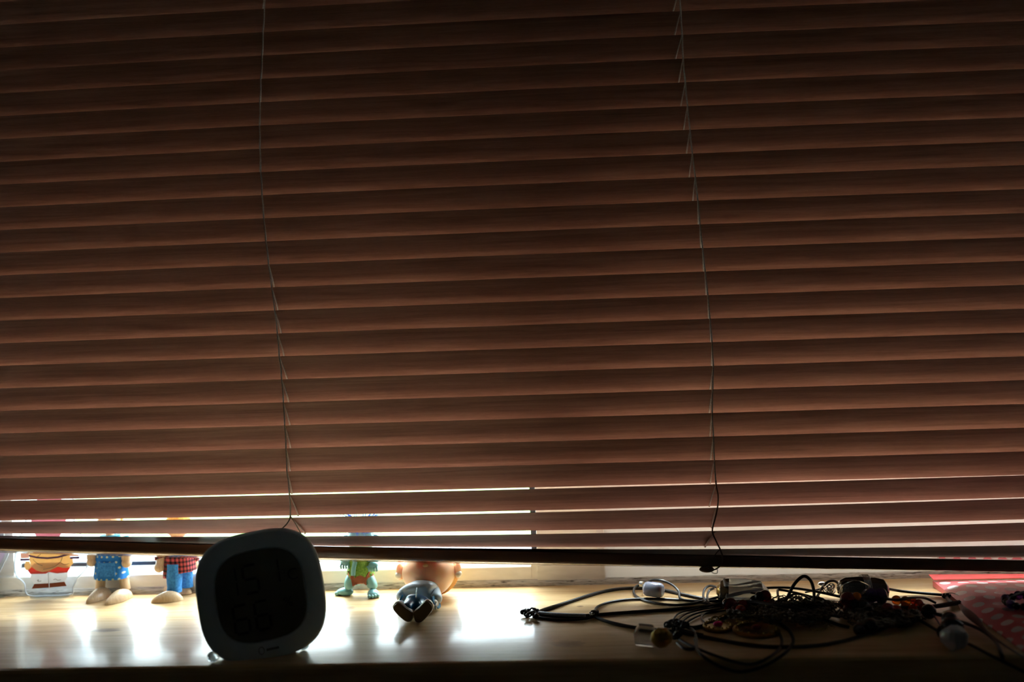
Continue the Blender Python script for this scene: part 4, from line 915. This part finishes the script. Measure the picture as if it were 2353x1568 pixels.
# ================================================================== red polka bag
bag = thing('paper_bag', 'red paper bag with white polka dots lying at the right end', 'bag', P(2250, 1400, z=0))
cA, cB, cC_, cD = P(2142, 1336, z=.003), P(2500, 1336, z=.003), P(2560, 1640, z=.003), P(2352, 1500, z=.003)
cA = P(2143, 1332, z=.007); cA.z = 0; cD = P(2400, 1528, z=.002); cB = Vector((cA.x + .20, cA.y - .002, 0)); cC_ = Vector((cD.x + .09, cD.y + .002, .002))
nu, nv = 28, 28; top = []; bot = []
bm = NB()
def bagpt(u, v):
    a = cA.lerp(cB, u); d = cD.lerp(cC_, u); p = a.lerp(d, v)
    e = min(1, min(u, 1 - u) * 9) * min(1, min(v, 1 - v) * 9)
    puff = .0028 + .0035 * math.sin(math.pi * min(1, v * 1.02)) ** .5 if 0 < v < 1 else .0025
    hb = .0045 * max(0, 1 - v / .52) * (1 - .25 * u)
    p.z = .0006 + hb + e * (puff + .0012 * noise.noise(Vector((p.x * 40, p.y * 40, 1)))) + .0008
    return p
T = [[bm.verts.new(bagpt(i / nu, j / nv)) for j in range(nv + 1)] for i in range(nu + 1)]
B = [[bm.verts.new(Vector((T[i][j].co.x, T[i][j].co.y, .0003))) for j in range(nv + 1)] for i in range(nu + 1)]
for i in range(nu):
    for j in range(nv):
        bm.faces.new((T[i][j], T[i + 1][j], T[i + 1][j + 1], T[i][j + 1])); bm.faces.new((B[i][j], B[i][j + 1], B[i + 1][j + 1], B[i + 1][j]))
for i in range(nu):
    for j in (0, nv): bm.faces.new((T[i][j], B[i][j], B[i + 1][j], T[i + 1][j]))
for j in range(nv):
    for i in (0, nu): bm.faces.new((T[i][j], T[i][j + 1], B[i][j + 1], B[i][j]))
obj('bag_front', bm, 'bagpaper', bag)
# plain red inner fold rising at the mouth, and the dotted flap leaning on the frame behind it
bm = NB(); rows = []
for i in range(15):
    u = i / 14; a = cA.lerp(cB, u); k = 1 - .5 * u
    rows.append([a + Vector((-.001, -.005 * k, .0080)), a + Vector((-.003, .0015, .0112 * (.55 + .45 * k))), a + Vector((-.003, .0021, .0112 * (.55 + .45 * k))), a + Vector((-.001, -.0044 * k, .0074))])
loft(bm, rows); obj('mouth_fold', bm, 'baginner', bag)
flap_x = P(2148, 1310, y=YB - .006).x
bm = NB(); rows = []
for i in range(20):
    x = flap_x + .0 + .17 * i / 19; w_ = .0006 * math.sin(i * .9)
    rows.append([Vector((x, YB - .0075 + w_, .008)), Vector((x + .003, YB - .0055 + w_, .021)), Vector((x + .003, YB - .0049 + w_, .021)), Vector((x, YB - .0067 + w_, .008))])
loft(bm, rows)
fmt, _, _ = dots('flap_polka_paper', (.84, .22, .26), (.88, .80, .80), .014, .0042, 0, .35, 'xz'); obj('rear_flap', bm, fmt, bag)
# beaded bracelet on the bag
t = thing('beaded_bracelet', 'dark beaded bracelet lying on the bag at the right edge', 'bracelet', P(2345, 1385, z=.008)); k_ = 0
bc = P(2372, 1384, z=.0125)
for i in range(22):
    a = 2 * math.pi * i / 22; bm = NB(); ball(bm, bc + Vector((math.cos(a) * .0205, math.sin(a) * .019, random.uniform(-.0004, .0006))), .0030 + .0008 * (i % 3 == 0), 12, 8); obj('bead', bm, 'onyx' if i % 3 else 'amethyst', t)
cordobj(t, [(2318, 1384, .013), (2325, 1372, .018), (2345, 1363, .019), (2370, 1358, .019)], .0010)
print('objects', len(bpy.data.objects))
